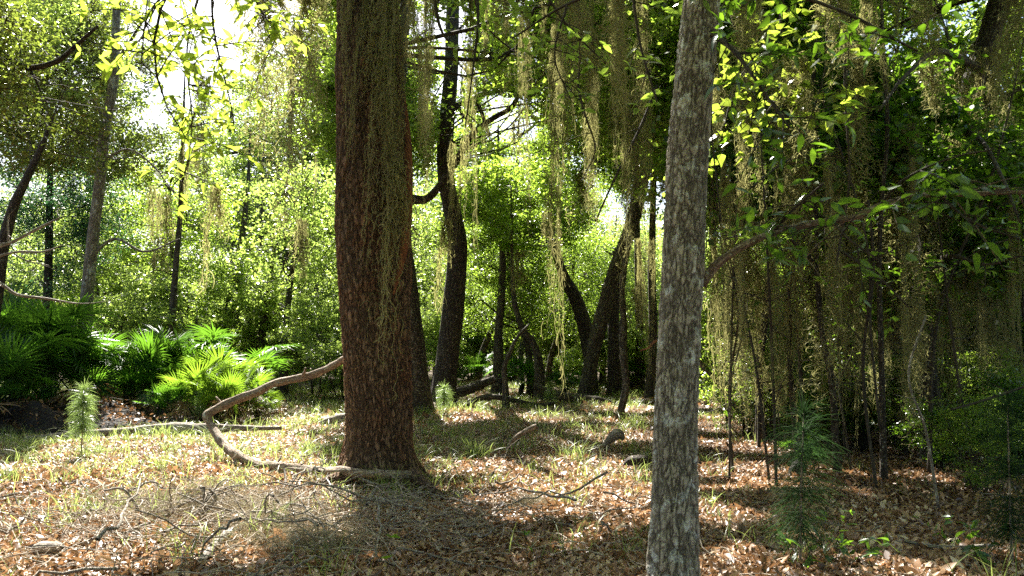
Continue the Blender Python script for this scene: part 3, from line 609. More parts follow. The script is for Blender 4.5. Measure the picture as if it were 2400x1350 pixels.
# boughs of the big oak that reach out over the viewer, lit from behind
leafy(oak, ob, 'bough', [[(830, -560, 60, 8.0), (640, -300, 30, 5.6), (500, -120, 14, 4.2), (400, -30, 8, 3.6), (360, 120, 6, 3.5), (395, 260, 4, 3.4), (440, 330, 3, 3.4)],
      [(430, -50, 8, 3.7), (350, 30, 5, 3.5), (330, 150, 3, 3.4)], [(500, -120, 9, 4.2), (500, 60, 6, 4.3), (540, 240, 4, 4.4), (550, 310, 3, 4.4)], [(500, -120, 9, 4.2), (440, 100, 5, 3.9), (450, 300, 3, 3.9), (420, 460, 2.5, 3.9)],
      [(560, -160, 9, 4.4), (600, 0, 6, 4.4), (660, 90, 4, 4.4)]], 20, .30, .078, LEAF_OAK, 'vine_leaf', 81, 9, label='overhanging bough with large bright yellow-green leaves', wmin=.3)
leafy(oak, ob, 'bough', [[(880, -560, 60, 8.3), (1000, -300, 26, 6.6), (1090, -120, 12, 5.6), (1120, 20, 8, 5.4), (1110, 150, 5, 5.4), (1090, 300, 3, 5.4)], [(1000, -300, 20, 6.6), (1010, -100, 10, 6), (1030, 60, 7, 6), (1075, 120, 4, 6)],
      [(1090, -120, 12, 5.6), (1250, -40, 8, 5.6), (1330, 60, 5, 5.6), (1420, 150, 4, 5.6)]], 9, .36, .10, LEAF_OAK, 'leaf', 82, 8, wmin=.4)
# leafless grey twigs at the left edge
def twig_thing(name, label, cat, mains, Y, mat, seed, nsub=5, sub=.4, group=None):
    rg = np.random.default_rng(seed); b = Bag()
    for rows in mains:
        P, r = px_path(rows, Y); add_tube(b, P, r, sides=8, n=40, lump=.08, seed=seed); s = spline(P, 50)
        for q in range(nsub):
            i = int(rg.uniform(.2, .95)*49); d = unit(1, rg)[0]*np.array([1, 1, .5]); L = sub*rg.uniform(.4, 1.2); rr = r.mean()*.45
            add_tube(b, np.array([s[i], s[i]+d*L*.5+rg.normal(size=3)*.04*L, s[i]+d*L+rg.normal(size=3)*.15*L]), [rr, rr*.7, rr*.3], sides=5, n=10)
    o = b.build(name, MAT[mat], None, True); return tag(o, label, cat, group)
twig_thing('dead_branch', 'pale leafless branch with forking twigs reaching in at the left edge', 'branch',
    [[(-120, 700, 12), (-20, 660, 9), (40, 690, 7), (110, 700, 6), (180, 712, 3)], [(-60, 590, 9), (20, 570, 8), (80, 540, 7), (130, 515, 4), (150, 505, 2)], [(-60, 620, 8), (30, 592, 6), (100, 590, 5), (145, 575, 3)], [(-120, 700, 14), (-90, 640, 12), (-60, 590, 9)],
     [(20, 572, 5), (18, 520, 4), (22, 500, 3)], [(30, 592, 4), (60, 610, 3), (115, 622, 2)]], 7.5, 'deadwood', 91, 3, .3)

# ------------------------------------------------------------------ mossy trees on the right
right = []
for i, (rows, Y, lab, crown, lm) in enumerate([
    ([(1782, 990, 22), (1781, 930, 19), (1778, 880, 17), (1790, 780, 16), (1806, 640, 16), (1812, 500, 15), (1818, 350, 13), (1800, 200, 11)], 11.5, 'thin trunk buried in curtains of moss, first right of the grey trunk', [((3.4, 13, 7.6), (2.8, 3, 1.7), 120), ((3.0, 11.5, 4.6), (2.2, 1.6, 1.3), 70)], 'leaf'),
    ([(2195, 1040, 62), (2192, 1000, 50), (2178, 900, 44), (2170, 800, 42), (2160, 700, 42), (2172, 600, 42), (2186, 480, 42), (2215, 380, 44), (2245, 290, 46), (2280, 190, 50), (2320, 80, 50), (2352, -30, 50)], 9.5, 'big dark moss-hung trunk leaning right near the right edge', [((6.6, 12, 7.0), (3.4, 3.6, 2.0), 100)], 'leaf'),
    ([(2110, 960, 30), (2100, 860, 26), (2095, 700, 26), (2112, 560, 28), (2108, 450, 30), (2070, 340, 30), (2020, 240, 26), (1985, 120, 22), (1970, -20, 18)], 11, 'dark crooked trunk bending left, left of the big mossy one', [((4.9, 15.2, 7.8), (3., 3.4, 1.9), 120)], 'leaf'),
    ([(2460, 1000, 60), (2440, 820, 50), (2410, 680, 44), (2372, 580, 40), (2345, 500, 38), (2330, 400, 30)], 10.5, 'mottled grey trunk leaning in from the right edge', [((8.4, 12, 5.8), (2., 2.4, 1.5), 60), ((6.6, 11, 3.6), (1.6, 1.3, 1.5), 50)], 'leaf'),
    ([(1960, 985, 16), (1950, 900, 14), (1930, 800, 12), (1915, 650, 11), (1912, 500, 10), (1900, 300, 9), (1912, 100, 8)], 8.5, 'thin dark sapling stem rising between the moss curtains', [((3.4, 9.5, 6.4), (2, 1.8, 1.2), 50), ((3.5, 9.2, 3.7), (1.9, 1.2, 1.1), 60)], 'leaf_dark'),
    ([(2068, 1010, 14), (2066, 860, 13), (2060, 640, 12), (2066, 480, 10), (2080, 300, 9), (2070, 100, 8)], 8., 'thin dark stem deep in the moss, left of the big leaning mossy trunk', [((4.6, 9., 6.6), (2, 1.8, 1.2), 40), ((4.9, 9.5, 3.0), (1.9, 1.3, 1.3), 60)], 'leaf_dark'),
    ([(2330, 1010, 30), (2318, 900, 26), (2300, 760, 24), (2296, 640, 22), (2310, 520, 20)], 13, 'dark trunk behind the right-hand palmetto', [((9., 15, 7.0), (3., 3.4, 2.8), 130)], 'leaf'),
    ([(1690, 930, 18), (1688, 840, 15), (1680, 700, 14), (1672, 520, 12), (1690, 300, 10)], 20, 'slim trunk seen just right of the grey trunk', [((6.4, 19, 6.6), (3.2, 2.6, 2.6), 120)], 'leaf')]):
    right.append(tree('mossy_tree', lab, 'tree', rows, Y, MAT['bark_far' if i in (3,) else 'bark_dark'], crown, top=crown[0][0][2], seed=101+i, leafmat=lm, lsize=.105, sides=18, lump=.08, per=260, leaf=LEAF1))
rb = [-np.array(o.location) for o in right]
# bright vine leaves above, on the first mossy tree
leafy(right[0], rb[0], 'vine', [[(1700, -80, 6, 6.5), (1720, 60, 5, 6.4), (1770, 160, 4, 6.4), (1760, 300, 3, 6.4)], [(1850, -80, 6, 6.6), (1830, 60, 5, 6.6), (1860, 160, 4, 6.6), (1800, 260, 3, 6.6)], [(1960, -80, 6, 6.2), (1940, 60, 5, 6.2), (1930, 180, 4, 6.2), (1880, 330, 3, 6.2)],
      [(1830, 60, 5, 6.6), (1730, 190, 4, 6.6), (1690, 330, 3, 6.6)]], 16, .4, .115, LEAF_VINE, 'vine_leaf', 121, 6, label='vine with rounded sunlit yellow-green leaves')
leafy(right[1], rb[1], 'bough', [[(2290, 160, 20, 9.3), (2200, 120, 14, 8), (2120, 180, 9, 7), (2060, 260, 5, 6.4)], [(2240, 300, 18, 9.3), (2300, 330, 12, 8), (2350, 420, 8, 7), (2390, 520, 5, 6.6)], [(2172, 620, 14, 9.4), (2230, 600, 10, 8), (2310, 620, 6, 7), (2390, 600, 4, 6.5)]],
      14, .42, .075, LEAF_OAK, 'leaf', 122, 9)
leafy(right[4], rb[4], 'bough', [[(1912, 620, 9, 8.5), (1850, 560, 7, 7.6), (1780, 540, 5, 7), (1700, 560, 3, 6.8)], [(1912, 560, 9, 8.5), (1990, 600, 7, 7.6), (2060, 650, 5, 7), (2130, 720, 3, 6.8)], [(1905, 360, 9, 8.5), (1840, 380, 6, 7.6), (1760, 440, 4, 7)]],
      12, .36, .085, LEAF_OAK, 'leaf', 123, 8)

# ------------------------------------------------------------------ spanish moss, hank by hank
G = 'spanish moss hanging from the branches'
moss(905, 60, 900, 8.15, 2, True, 'long olive moss curtain hanging down the front of the red-barked oak', wpx_=40)
moss(890, -30, 640, 8.15, 0, True, 'thick olive moss down the middle of the red-barked trunk', wpx_=50)
moss(835, -40, 400, 8.15, 1, True, 'pale moss tangle down the upper left of the red-barked trunk', wpx_=50)
moss(922, -40, 520, 8.12, 1, True, 'broad golden moss drape down the upper right of the red-barked trunk', wpx_=44)
moss(935, 380, 800, 8.15, 1, False, 'thin moss tail beside the orange stem of the oak', wpx_=34)
moss(640, -40, 420, 5.2, 2, True, 'bright sunlit moss tail in the white glare left of the oak', wpx_=50)
moss(615, -60, 300, 5.4, 1, True, 'wide bleached moss veil at the top, second left of the oak', wpx_=70)
moss(720, -20, 380, 6.4, 0, True, 'brown moss veil beside the upper left of the oak', wpx_=70)
moss(690, 60, 620, 7.5, 2, True, 'thin brownish moss tail left of the oak', wpx_=36)
moss(475, 180, 560, 6, 2, True, 'pale moss tail hanging among bright leaves on the left', wpx_=26)
moss(510, 440, 690, 9, 1, False, 'faint moss tail ending above the palmettos', wpx_=24)
moss(985, -40, 360, 6.5, 1, True, 'broad moss curtain just right of the oak at the top', wpx_=52)
moss(1004, 120, 470, 7.5, 2, True, 'narrow moss tail between the oak and the S-curved trunk', wpx_=18)
moss(1310, 60, 930, 9, 0, True, 'very long narrow moss tail in the open centre', wpx_=34)
moss(1330, -40, 260, 6, 1, True, 'ragged moss veil at the top, right of centre', wpx_=60)
moss(1190, -40, 120, 6, 0, False, 'short moss tuft at the top above the forked limb', wpx_=40)
moss(1250, 180, 360, 16, 4, False, 'moss beard under the end of the forked limb', wpx_=40)
moss(1205, 290, 400, 22, 3, False, 'small white moss wisp in the sky gap', wpx_=10)
moss(1485, 220, 760, 9, 0, True, 'long dark moss curtain left of the grey trunk', wpx_=44)
moss(1390, 80, 560, 7, 2, True, 'thin moss tail above the clump of trunks', wpx_=26)
moss(1455, -40, 300, 5.5, 2, True, 'moss tail at the top just left of the grey trunk', wpx_=40)
moss(1512, 560, 900, 14, 1, True, 'moss sheet hanging over the trunks behind the grey trunk', wpx_=30)
rg = np.random.default_rng(5)
for k, (px, a, b_, Y, kd, lg, w) in enumerate([
    (1760, -40, 300, 5.2, 0, True, 60), (1780, 150, 700, 8, 1, True, 70), (1735, 430, 1010, 9, 2, True, 36), (1760, 560, 1000, 9.5, 0, True, 50), (1830, 480, 960, 9, 1, True, 90), (1860, 130, 420, 6.4, 0, True, 48),
    (1870, 300, 820, 8, 0, True, 60), (1905, 620, 980, 9, 2, True, 40), (1950, 200, 640, 9, 1, True, 60), (1985, 560, 990, 8.6, 0, True, 60), (2020, 100, 480, 7, 2, True, 40), (2045, 380, 900, 9.5, 1, True, 80),
    (2090, 520, 1000, 9, 0, True, 60), (2130, 300, 760, 8.4, 2, True, 50), (2160, -40, 230, 6.2, 2, True, 34), (2170, 160, 300, 6.2, 3, False, 20), (2200, 420, 980, 9, 1, True, 80), (2235, 120, 620, 9, 0, True, 60),
    (2270, 560, 960, 8.8, 2, True, 46), (2330, 100, 560, 9, 1, True, 70), (2370, 380, 900, 10, 0, True, 60), (2140, 700, 1060, 8, 2, True, 34), (1700, 480, 900, 10, 1, True, 44), (1815, 860, 1000, 8.8, 0, False, 30),
    (2060, -40, 260, 7, 1, True, 60), (2390, -40, 300, 7, 0, True, 60), (1668, 100, 460, 9, 2, True, 26), (1950, -40, 220, 6, 0, True, 50), (2300, 700, 1010, 9.6, 1, True, 50), (2010, 720, 1010, 10, 1, True, 50)]):
    moss(px, a, b_, Y, kd, lg, wpx_=w*1.05)
for k in range(37):                      # fine long tails across the top and down the right
    if k < 14: px = 985+k*40+rg.uniform(-14, 14); y0 = -40; y1 = rg.uniform(180, 620); Y = rg.uniform(6.5, 11); w = rg.uniform(10, 24)
    else: px = 1670+(k-14)*32+rg.uniform(-15, 15); y0 = rg.uniform(300, 640); y1 = rg.uniform(900, 1075); Y = rg.uniform(7.5, 10.5); w = rg.uniform(10, 26)
    if 1030 < px < 1090: continue
    moss(px, y0, y1, Y, 2 if k % 3 else 0, True, 'long fine moss tail hanging in the gap between the oak and the grey trunk' if k < 14 else 'long fine moss tail reaching toward the floor of the right thicket', 'fine moss tails, centre' if k < 14 else 'fine moss tails, right', wpx_=w)
for k in range(46):                      # moss farther in, through the centre and the left
    px = rg.uniform(640, 1600) if k < 34 else rg.uniform(250, 800); Y = rg.uniform(13, 26); y0 = rg.uniform(120, 700); L = rg.uniform(70, 260)
    q = at(px, y0+L/2, Y); qx, qy = to_ground(q[None])
    if lit(qx, qy)[0] or (1130 < px < 1340 and y0 < 480): continue
    moss(px, y0, min(y0+L, 860), Y, int(rg.integers(0, 6)), False, 'small moss hank hanging among the sunlit leaves farther back', 'moss farther back', wpx_=rg.uniform(12, 34))
for o in MOSS+MOSS_LONG:
    if o.name not in _used: bpy.data.objects.remove(o)

# thin saplings crowding the thicket on the right
rg = np.random.default_rng(818)
for k in range(26):
    px = rg.uniform(1680, 2400); Y = rg.uniform(7.5, 14); w = rg.uniform(5, 11); x = (px-1200)/FPX*Y; H = rg.uniform(2.4, 5.5); z0 = float(hill(x, Y)); dx = rg.normal()*.5
    P = np.array([[0, 0, -.05], [dx*.2, .1, H*.3], [dx*.5+rg.normal()*.12, rg.normal()*.2, H*.6], [dx+rg.normal()*.2, 0, H]]); r0 = wpx(w, Y)/2
    b = Bag(); add_tube(b, P, [r0, r0*.8, r0*.6, r0*.2], sides=7, n=40, lump=.12, seed=k); sp_ = spline(P, 30)
    for q in range(9):
        a = sp_[int(rg.uniform(6, 28))]; d = unit(1, rg)[0]*np.array([1, 1, .5])+[0, 0, .3]; L = rg.uniform(.3, .9); add_tube(b, np.array([a, a+d*L*.5+rg.normal(size=3)*.05, a+d*L+rg.normal(size=3)*.1]), [r0*.35, r0*.25, r0*.1], sides=5, n=8)
    root = empty('sapling', (x, Y, z0)); b.build('stem', MAT['twig_dark' if k % 5 else 'bark_far'], root, True); tag(root, 'thin bare-stemmed sapling in the dim moss-hung thicket on the right', 'sapling', 'thin saplings in the right thicket')
    lb, tb = Bag(), Bag()
    for q in range(7): a = sp_[int(rg.uniform(8, 29))]; d = unit(1, rg)[0]; spray(lb, tb, np.array([a, a+d*.15, a+d*.34-[0, 0, .06]]), 7, .075, LEAF_OAK, rg, .003)
    lb.build('leaves', MAT['leaf' if k % 2 else 'leaf_dark'], root)

# hanging vines: thin dark stems
for k, rows in enumerate([[(1352, -40, 7), (1360, 100, 7), (1356, 200, 6), (1372, 270, 5), (1395, 350, 4), (1365, 420, 3)], [(2035, 470, 6), (2048, 620, 6), (2040, 760, 6), (2062, 1000, 6)], [(1620, -60, 5), (1668, 90, 4), (1668, 300, 4), (1690, 520, 3)],
                          [(1988, -40, 6), (1980, 200, 6), (1990, 420, 5), (1960, 620, 5)], [(2170, 740, 5), (2130, 880, 5), (2170, 1010, 6), (2200, 1190, 7)], [(1540, 200, 6), (1500, 300, 6), (1440, 420, 5), (1395, 520, 4)], [(2420, 900, 6), (2300, 940, 6), (2230, 960, 4)]]):
    lab = ['thin dark vine kinked above the clump of trunks', 'dark vine dropping to the leaves between two moss curtains', 'fine vine beside the top of the grey trunk', 'dark vine hanging straight among bright leaves', 'grey crooked stem rising from the litter at lower right',
           'slanting dark twig crossing the gap left of the grey trunk', 'low dark twig at the right edge'][k]
    Y = [7, 7.5, 5, 6.4, 6.2, 8, 7][k]
    twig_thing('hanging_vine', lab, 'vine', [rows], Y, 'twig_dark' if k != 4 else 'deadwood', 130+k, 3, .3, 'vines hanging on the right')

# ------------------------------------------------------------------ saw palmettos
def fan(rg, size=.55, nl=24, spread=2.15, droop=.25, fold=.35):
    bag = Bag(); a = np.linspace(-spread, spread, nl)+rg.normal(size=nl)*.03; t = np.linspace(0, 1, 5)
    L = size*(1-.28*(np.abs(a)/spread)**2)*rg.uniform(.9, 1.05, nl)
    d = np.stack([np.sin(a), np.cos(a), np.zeros(nl)], -1); s = np.stack([np.cos(a), -np.sin(a), np.zeros(nl)], -1)
    P = d[:, None]*(L[:, None]*t[None])[..., None]; P[..., 2] = fold*np.cos(a*.5)[:, None]*size*.5*t-droop*size*t**2.4*(1+.4*rg.normal(size=(nl, 1)))
    w = np.array([.007, .021, .024, .017, .002])*size/.55*1.15; sd_ = s[:, None]*np.ones((1, 5, 1)); fz = np.array([0, .5, .45, .3, 0])*w*.8
    v = np.stack([P-sd_*w[None, :, None]/2+np.array([0, 0, 1.])*fz[None, :, None], P, P+sd_*w[None, :, None]/2+np.array([0, 0, 1.])*fz[None, :, None]], 2)
    b = (np.arange(nl)*15)[:, None]; i = np.arange(4)[None]
    f = np.concatenate([np.stack(np.broadcast_arrays(b+i*3+q, b+i*3+q+1, b+i*3+q+4, b+i*3+q+3), -1).reshape(-1, 4) for q in (0, 1)])
    bag.add(v.reshape(-1, 3), f, rnd=np.repeat(rg.random(nl)*.5+rg.random()*.3, 15)); return bag
FANS = {}
def frond_mesh(kind, k):                # petiole + fan, petiole starts at the origin and runs along +y
    if (kind, k) in FANS: return FANS[kind, k]
    rg = np.random.default_rng(300+k+(50 if kind == 'palm_dead' else 0)); size = [.50, .58, .44, .52][k]; L = [.75, .9, .6, 1.0][k]
    b = fan(rg, size, 27, [2.1, 1.9, 2.3, 2.0][k], [.04, .12, .02, .2][k]*(5 if kind == 'palm_dead' else 1)); v = np.concatenate(b.v)
    tl = [.1, .4, .0, .7][k]; c, s = cos(tl), sin(tl); v = np.c_[v[:, 0], v[:, 1]*c+v[:, 2]*s, -v[:, 1]*s+v[:, 2]*c]; v += [0, L, .12*L]
    bb = Bag(); bb.add(v, b.f[0], rnd=np.concatenate(b.a['rnd'])); add_tube(bb, [[0, 0, 0], [0, L*.5, .1*L], [0, L, .12*L]], [.012, .009, .006], sides=5, n=8)
    o = bb.build('frond', MAT[kind]); COL.objects.unlink(o); FANS[kind, k] = o; return o
def palmetto(loc, h, n, label, mat='palm', seed=0, dead=3, group='saw palmettos'):
    h *= .9; rg = np.random.default_rng(seed); root = empty('palmetto', loc, rg.uniform(0, 6.3)); tag(root, label, 'palmetto', group)
    add_tube(Bag(), [[0, 0, -.1], [.1, .05, .1*h], [.05, .1, .28*h]], [.09, .10, .07], sides=9, n=8, lump=.2).build('stem', MAT['peat'], root, True)
    n = int(n*1.4)
    for q in range(n+dead):
        kd = 'palm_dead' if q >= n else mat; o = frond_mesh(kd, int(rg.integers(0, 4))).copy(); o.name = 'frond'; COL.objects.link(o); o.parent = root
        o.location = (.05+rg.normal()*.06, .1+rg.normal()*.06, .25*h*rg.uniform(.5, 1.1)); az = q*2.4+rg.normal()*.3
        el = rg.uniform(.45, 1.4) if q < n else rg.uniform(-.35, .1)
        o.rotation_euler = mathutils.Euler((el, rg.normal()*.35, az), 'XYZ'); sc = h/1.5*rg.uniform(.75, 1.1); o.scale = (sc, sc, sc)
    return root
def gp(px, Y):                            # a ground point in a photo column, Y metres ahead
    x = (px-1200)/FPX*Y/cos(PITCH)*1.0; return (x, Y, float(hill(x, Y)))
L_ = ['tall shadowed palmetto at the far left edge', 'dark palmetto behind the one at the left edge', 'tall dark palmetto in front of the pale slender trunk', 'low dark palmetto below the tall ones on the left', 'dark green palmetto right of the pale slender trunk', 'palmetto below the thin dark trunk',
      'mid green palmetto in the middle of the left thicket', 'bright green upright palmetto before the leaning grey trunk', 'golden yellow palmetto catching the sun', 'sunlit palmetto at the right end of the thicket', 'sunlit yellow-green palmetto spreading over dead fronds', 'green palmetto behind the golden one', 'small low palmetto at the foot of the thicket', 'low sunlit yellow-green palmetto closest to the curved vine', 'upright sunny palmetto behind the golden one']
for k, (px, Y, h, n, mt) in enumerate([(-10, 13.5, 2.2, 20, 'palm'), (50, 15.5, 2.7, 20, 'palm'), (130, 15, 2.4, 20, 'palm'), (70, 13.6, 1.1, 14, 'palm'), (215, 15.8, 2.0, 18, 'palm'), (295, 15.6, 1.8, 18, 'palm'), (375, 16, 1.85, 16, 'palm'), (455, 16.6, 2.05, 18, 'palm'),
                                        (465, 15., 1.35, 16, 'palm_sunlit'), (575, 15.4, 1.3, 16, 'palm_sunlit'), (525, 14.8, 1.1, 14, 'palm_sunlit'), (545, 17.2, 2.1, 14, 'palm'), (390, 14.6, 1.0, 12, 'palm'), (600, 15.6, .85, 12, 'palm_sunlit'), (500, 15.8, 1.7, 14, 'palm_sunlit')]):
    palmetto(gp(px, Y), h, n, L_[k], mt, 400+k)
L_ = ['dark palmetto at the right edge beyond the moss', 'palmetto with silvery fronds low at the right edge', 'small bright palmetto in front of the moss curtains', 'palmetto in the shade behind the mossy trunks', 'palmetto with pale spiky fronds half hidden by moss', 'green palmetto seen under the arching small tree', 'sunlit round palmetto left of the dark clump', 'blurred palmetto behind the leaning trunk gap', 'palmetto left of the brown trunk', 'half shaded palmetto under the right leaning trunk']
for k, (px, Y, h, n) in enumerate([(2300, 10.5, 1.3, 14), (2380, 8.4, .9, 12), (1880, 8.6, .5, 8), (2130, 13, 1.2, 12), (1985, 11, 1.0, 12), (1228, 24, 1.5, 14), (1318, 23, 1.2, 14), (1475, 27, 1.3, 10), (1120, 27, 1.4, 12), (2250, 12.5, 1.5, 12)]):
    palmetto(gp(px, Y), h, n, L_[k], 'palm', 440+k, 2)

# the dark peat bank under the left palmettos
x = np.linspace(-1, 1, 90); y = np.linspace(-1, 1, 50); X, Y_ = np.meshgrid(x, y); rg = np.random.default_rng(3)
nz = sum(np.sin(X*a+Y_*b_+c)*d for a, b_, c, d in zip(rg.uniform(3, 30, 14), rg.uniform(3, 22, 14), rg.uniform(0, 6, 14), rg.uniform(.02, .07, 14)))
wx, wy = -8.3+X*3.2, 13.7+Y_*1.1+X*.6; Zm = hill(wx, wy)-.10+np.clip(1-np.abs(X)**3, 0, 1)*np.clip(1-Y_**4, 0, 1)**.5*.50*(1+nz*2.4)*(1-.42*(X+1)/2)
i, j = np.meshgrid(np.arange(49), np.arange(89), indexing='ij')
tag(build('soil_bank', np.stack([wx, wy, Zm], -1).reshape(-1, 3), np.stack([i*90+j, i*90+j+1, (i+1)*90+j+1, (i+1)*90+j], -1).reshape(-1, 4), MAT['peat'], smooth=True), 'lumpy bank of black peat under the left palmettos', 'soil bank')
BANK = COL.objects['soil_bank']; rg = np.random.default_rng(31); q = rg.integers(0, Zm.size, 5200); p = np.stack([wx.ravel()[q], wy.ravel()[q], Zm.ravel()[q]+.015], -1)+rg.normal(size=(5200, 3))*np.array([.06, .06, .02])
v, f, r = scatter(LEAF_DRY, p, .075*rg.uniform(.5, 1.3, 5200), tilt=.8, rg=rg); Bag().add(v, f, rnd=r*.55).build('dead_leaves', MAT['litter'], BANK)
azz = rg.uniform(0, 6.28, 260); d = np.stack([np.cos(azz), np.sin(azz), rg.normal(size=260)*.3], -1); tt = np.linspace(-.5, .5, 6)[None, :, None]; v, f = tubes(p[:260, None]+d[:, None]*tt*rg.uniform(.2, .9, (260, 1, 1))+np.cumsum(rg.normal(size=(260, 6, 3)), 1)*.02, np.full(6, .007), 5); Bag().add(v, f, rnd=np.repeat(rg.random(260), 30)).build('roots', MAT['bark_far'], BANK, True)

# ------------------------------------------------------------------ pine seedlings
def pine(loc, h, n, nl, label, mat='needle', seed=0, lean=(0, 0), bare=.48, wid=.0028, stem=.008, name='pine_seedling', cat='seedling'):
    rg = np.random.default_rng(seed); root = empty(name, loc); tag(root, label, cat, 'pine seedlings')
    S = np.array([[0, 0, -.02], [lean[0]*.3, lean[1]*.3, h*.4], [lean[0], lean[1], h*.95]]); add_tube(Bag(), S, [stem, stem*.8, stem*.4], sides=6, n=12).build('stem', MAT['twig'], root, True)
    s = spline(S, 60); nod = np.r_[1., np.linspace(bare, .93, 7)+rg.normal(size=7)*.02]; t = np.clip(nod[rg.integers(0, 8, n)]-np.abs(rg.normal(size=n))*.045+rg.normal(size=n)*.01, .05, 1); a = s[np.clip((t*59).astype(int), 0, 59)]
    az = rg.uniform(0, 6.28, n); el = rg.normal(.45, .4, n)-.9*(1-t)+.5*(t > .93); d = np.stack([np.cos(az)*np.cos(el), np.sin(az)*np.cos(el), np.sin(el)], -1)
    tt = np.linspace(0, 1, 4)[None, :, None]; L = nl*rg.uniform(.6, 1.1, (n, 1, 1)); P = a[:, None]+d[:, None]*tt*L; P[..., 2] -= .42*rg.uniform(.3, 1.6, (n, 1))*L[..., 0]*tt[..., 0]**2
    v, f = ribbons(P, np.array([1, 1, .8, .3])*wid, unit(n, rg)[:, None]); Bag().add(v, f, rnd=np.repeat(rg.random(n), 8)).build('needles', MAT[mat], root)
    return root
for k, (px, py, h, n, nl, lab, mt) in enumerate([
    (190, 1075, .9, 1200, .20, 'fluffy sunlit pine seedling standing alone in front of the left palmettos', 'needle'), (365, 985, .75, 500, .2, 'small pine seedling at the foot of the palmettos', 'needle'), (465, 1000, .62, 420, .2, 'thin pine seedling left of the curved vine', 'needle'),
    (608, 945, .75, 800, .24, 'soft pine seedling at the right end of the palmettos, above the curved vine', 'needle'), (1040, 975, .6, 800, .24, 'bushy pine seedling at the foot of the S-curved trunk', 'needle'), (1290, 960, .6, 600, .22, 'small pine seedling among the fallen logs', 'needle'),
    (675, 900, .7, 400, .22, 'little pine seedling left of the oak, by the raised vine', 'needle'), (1712, 945, .8, 500, .22, 'pine seedling just right of the grey trunk', 'needle_shaded')]):
    p = gpt(px, py); pine(p, h, n, nl, lab, mt, 500+k, wid=.0045 if h < 1 else .003)
p = gpt(1875, 1330); pine(p, .98, 900, .26, 'dark drooping pine sapling in the shade right of the grey trunk', 'needle_shaded', 520, (.05, 0), .3, .0036, .009)
p = gpt(2372, 1330); pine(p, 1.05, 900, .26, 'dark blurred pine sapling at the lower right edge', 'needle_shaded', 521, (.02, 0), .3, .004, .009)

# ------------------------------------------------------------------ fallen wood
def log(name, label, cat, rows, Y, mat, seed, sides=16, lump=.1, group=None, n=None):
    P, r = px_path(rows, Y); g_ = hill(P[:, 0], P[:, 1]); r = r*.85; low = np.abs(P[:, 2]-g_) < .3
    P[:, 2] = np.where(low, np.maximum(P[:, 2], g_+r*.8+.02), P[:, 2]); return tag(add_tube(Bag(), P, r, sides=sides, lump=lump, seed=seed, n=n or 60).build(name, MAT[mat], None, True), label, cat, group)
log('curved_vine', 'thick bare vine looping out from behind the oak and back to its foot', 'vine',
    [(985, 1114, 20, 8.1), (930, 1112, 22, 8.0), (862, 1110, 20, 8.0), (805, 1104, 25, 8.1), (748, 1104, 20, 8.4), (690, 1098, 22, 8.6), (640, 1094, 24, 8.8), (598, 1088, 22, 8.9), (556, 1068, 26, 9.0), (524, 1040, 24, 9.3), (505, 1012, 24, 9.5), (492, 992, 20, 9.6), (486, 975, 25, 9.65), (502, 962, 22, 9.7), (548, 940, 24, 9.8), (600, 920, 19, 9.85), (645, 898, 21, 9.9), (704, 886, 20, 9.9), (742, 876, 22, 9.9), (780, 858, 18, 9.8), (806, 842, 20, 9.6), (850, 815, 18, 9.2)],
    9, 'bark_limb', 601, 20, .13, n=260)
vine = COL.objects['curved_vine']
for a, b_ in (((704, 886, 9, 9.9), (716, 862, 5, 9.8)), ((556, 1068, 10, 9.0), (540, 1098, 5, 8.8)), ((640, 1094, 9, 8.8), (660, 1068, 4, 8.9)), ((520, 955, 8, 9.75), (506, 930, 4, 9.8))):
    P, r = px_path([a, ((a[0]+b_[0])/2+3, (a[1]+b_[1])/2, (a[2]+b_[2])/2, (a[3]+b_[3])/2), b_], 9); add_tube(Bag(), P, r, sides=7, n=8, lump=.12, seed=int(a[0])).build('stub', MAT['bark_limb'], vine, True)
log('fallen_log', 'long bleached log lying across the left foreground behind the looping vine', 'log', [(60, 1030, 18, 12), (180, 1018, 20, 12.3), (300, 1010, 22, 12.5), (400, 1003, 30, 12.6), (480, 1006, 30, 12.6), (560, 1004, 18, 12.7), (660, 1004, 9, 12.7)], 12.5, 'deadwood', 603, lump=.12)
log('fallen_log', 'grey dead stub lying just left of the oak', 'log', [(750, 992, 8), (775, 985, 20), (805, 978, 24), (830, 976, 10)], 14.5, 'deadwood', 605)
log('fallen_log', 'mossy log sloping down beside the brown trunk in the middle distance', 'log', [(1050, 925, 26), (1090, 915, 26), (1130, 900, 24), (1160, 888, 20)], 21, 'bark_far', 607)
log('fallen_log', 'thick brown log lying in front of the leaning clump', 'log', [(1250, 905, 18), (1300, 925, 24), (1350, 935, 26), (1400, 945, 24), (1440, 955, 12)], 19.5, 'bark_far', 609)
log('fallen_log', 'curved dark log sagging between two small trees', 'log', [(1080, 955, 10), (1120, 935, 16), (1160, 930, 16), (1210, 940, 14), (1260, 950, 12), (1300, 945, 10)], 17.5, 'bark_far', 611)
log('fallen_branch', 'grey-brown stick propped up in the dark leaf litter in the centre', 'branch', [(1188, 1052, 8), (1205, 1030, 12), (1225, 1015, 13), (1250, 1002, 14), (1258, 998, 11)], 10.3, 'bark_limb', 613)
log('fallen_log', 'broken weathered stump piece left of the grey trunk', 'log', [(1415, 1045, 10), (1435, 1025, 26), (1450, 1018, 28), (1462, 1030, 10)], 11, 'deadwood', 615)
log('fallen_branch', 'straight dark branch leaning down from the right side of the grey trunk', 'branch', [(1735, 968, 14), (1690, 905, 14), (1640, 850, 14), (1600, 800, 12)], 13.5, 'bark_limb', 617)
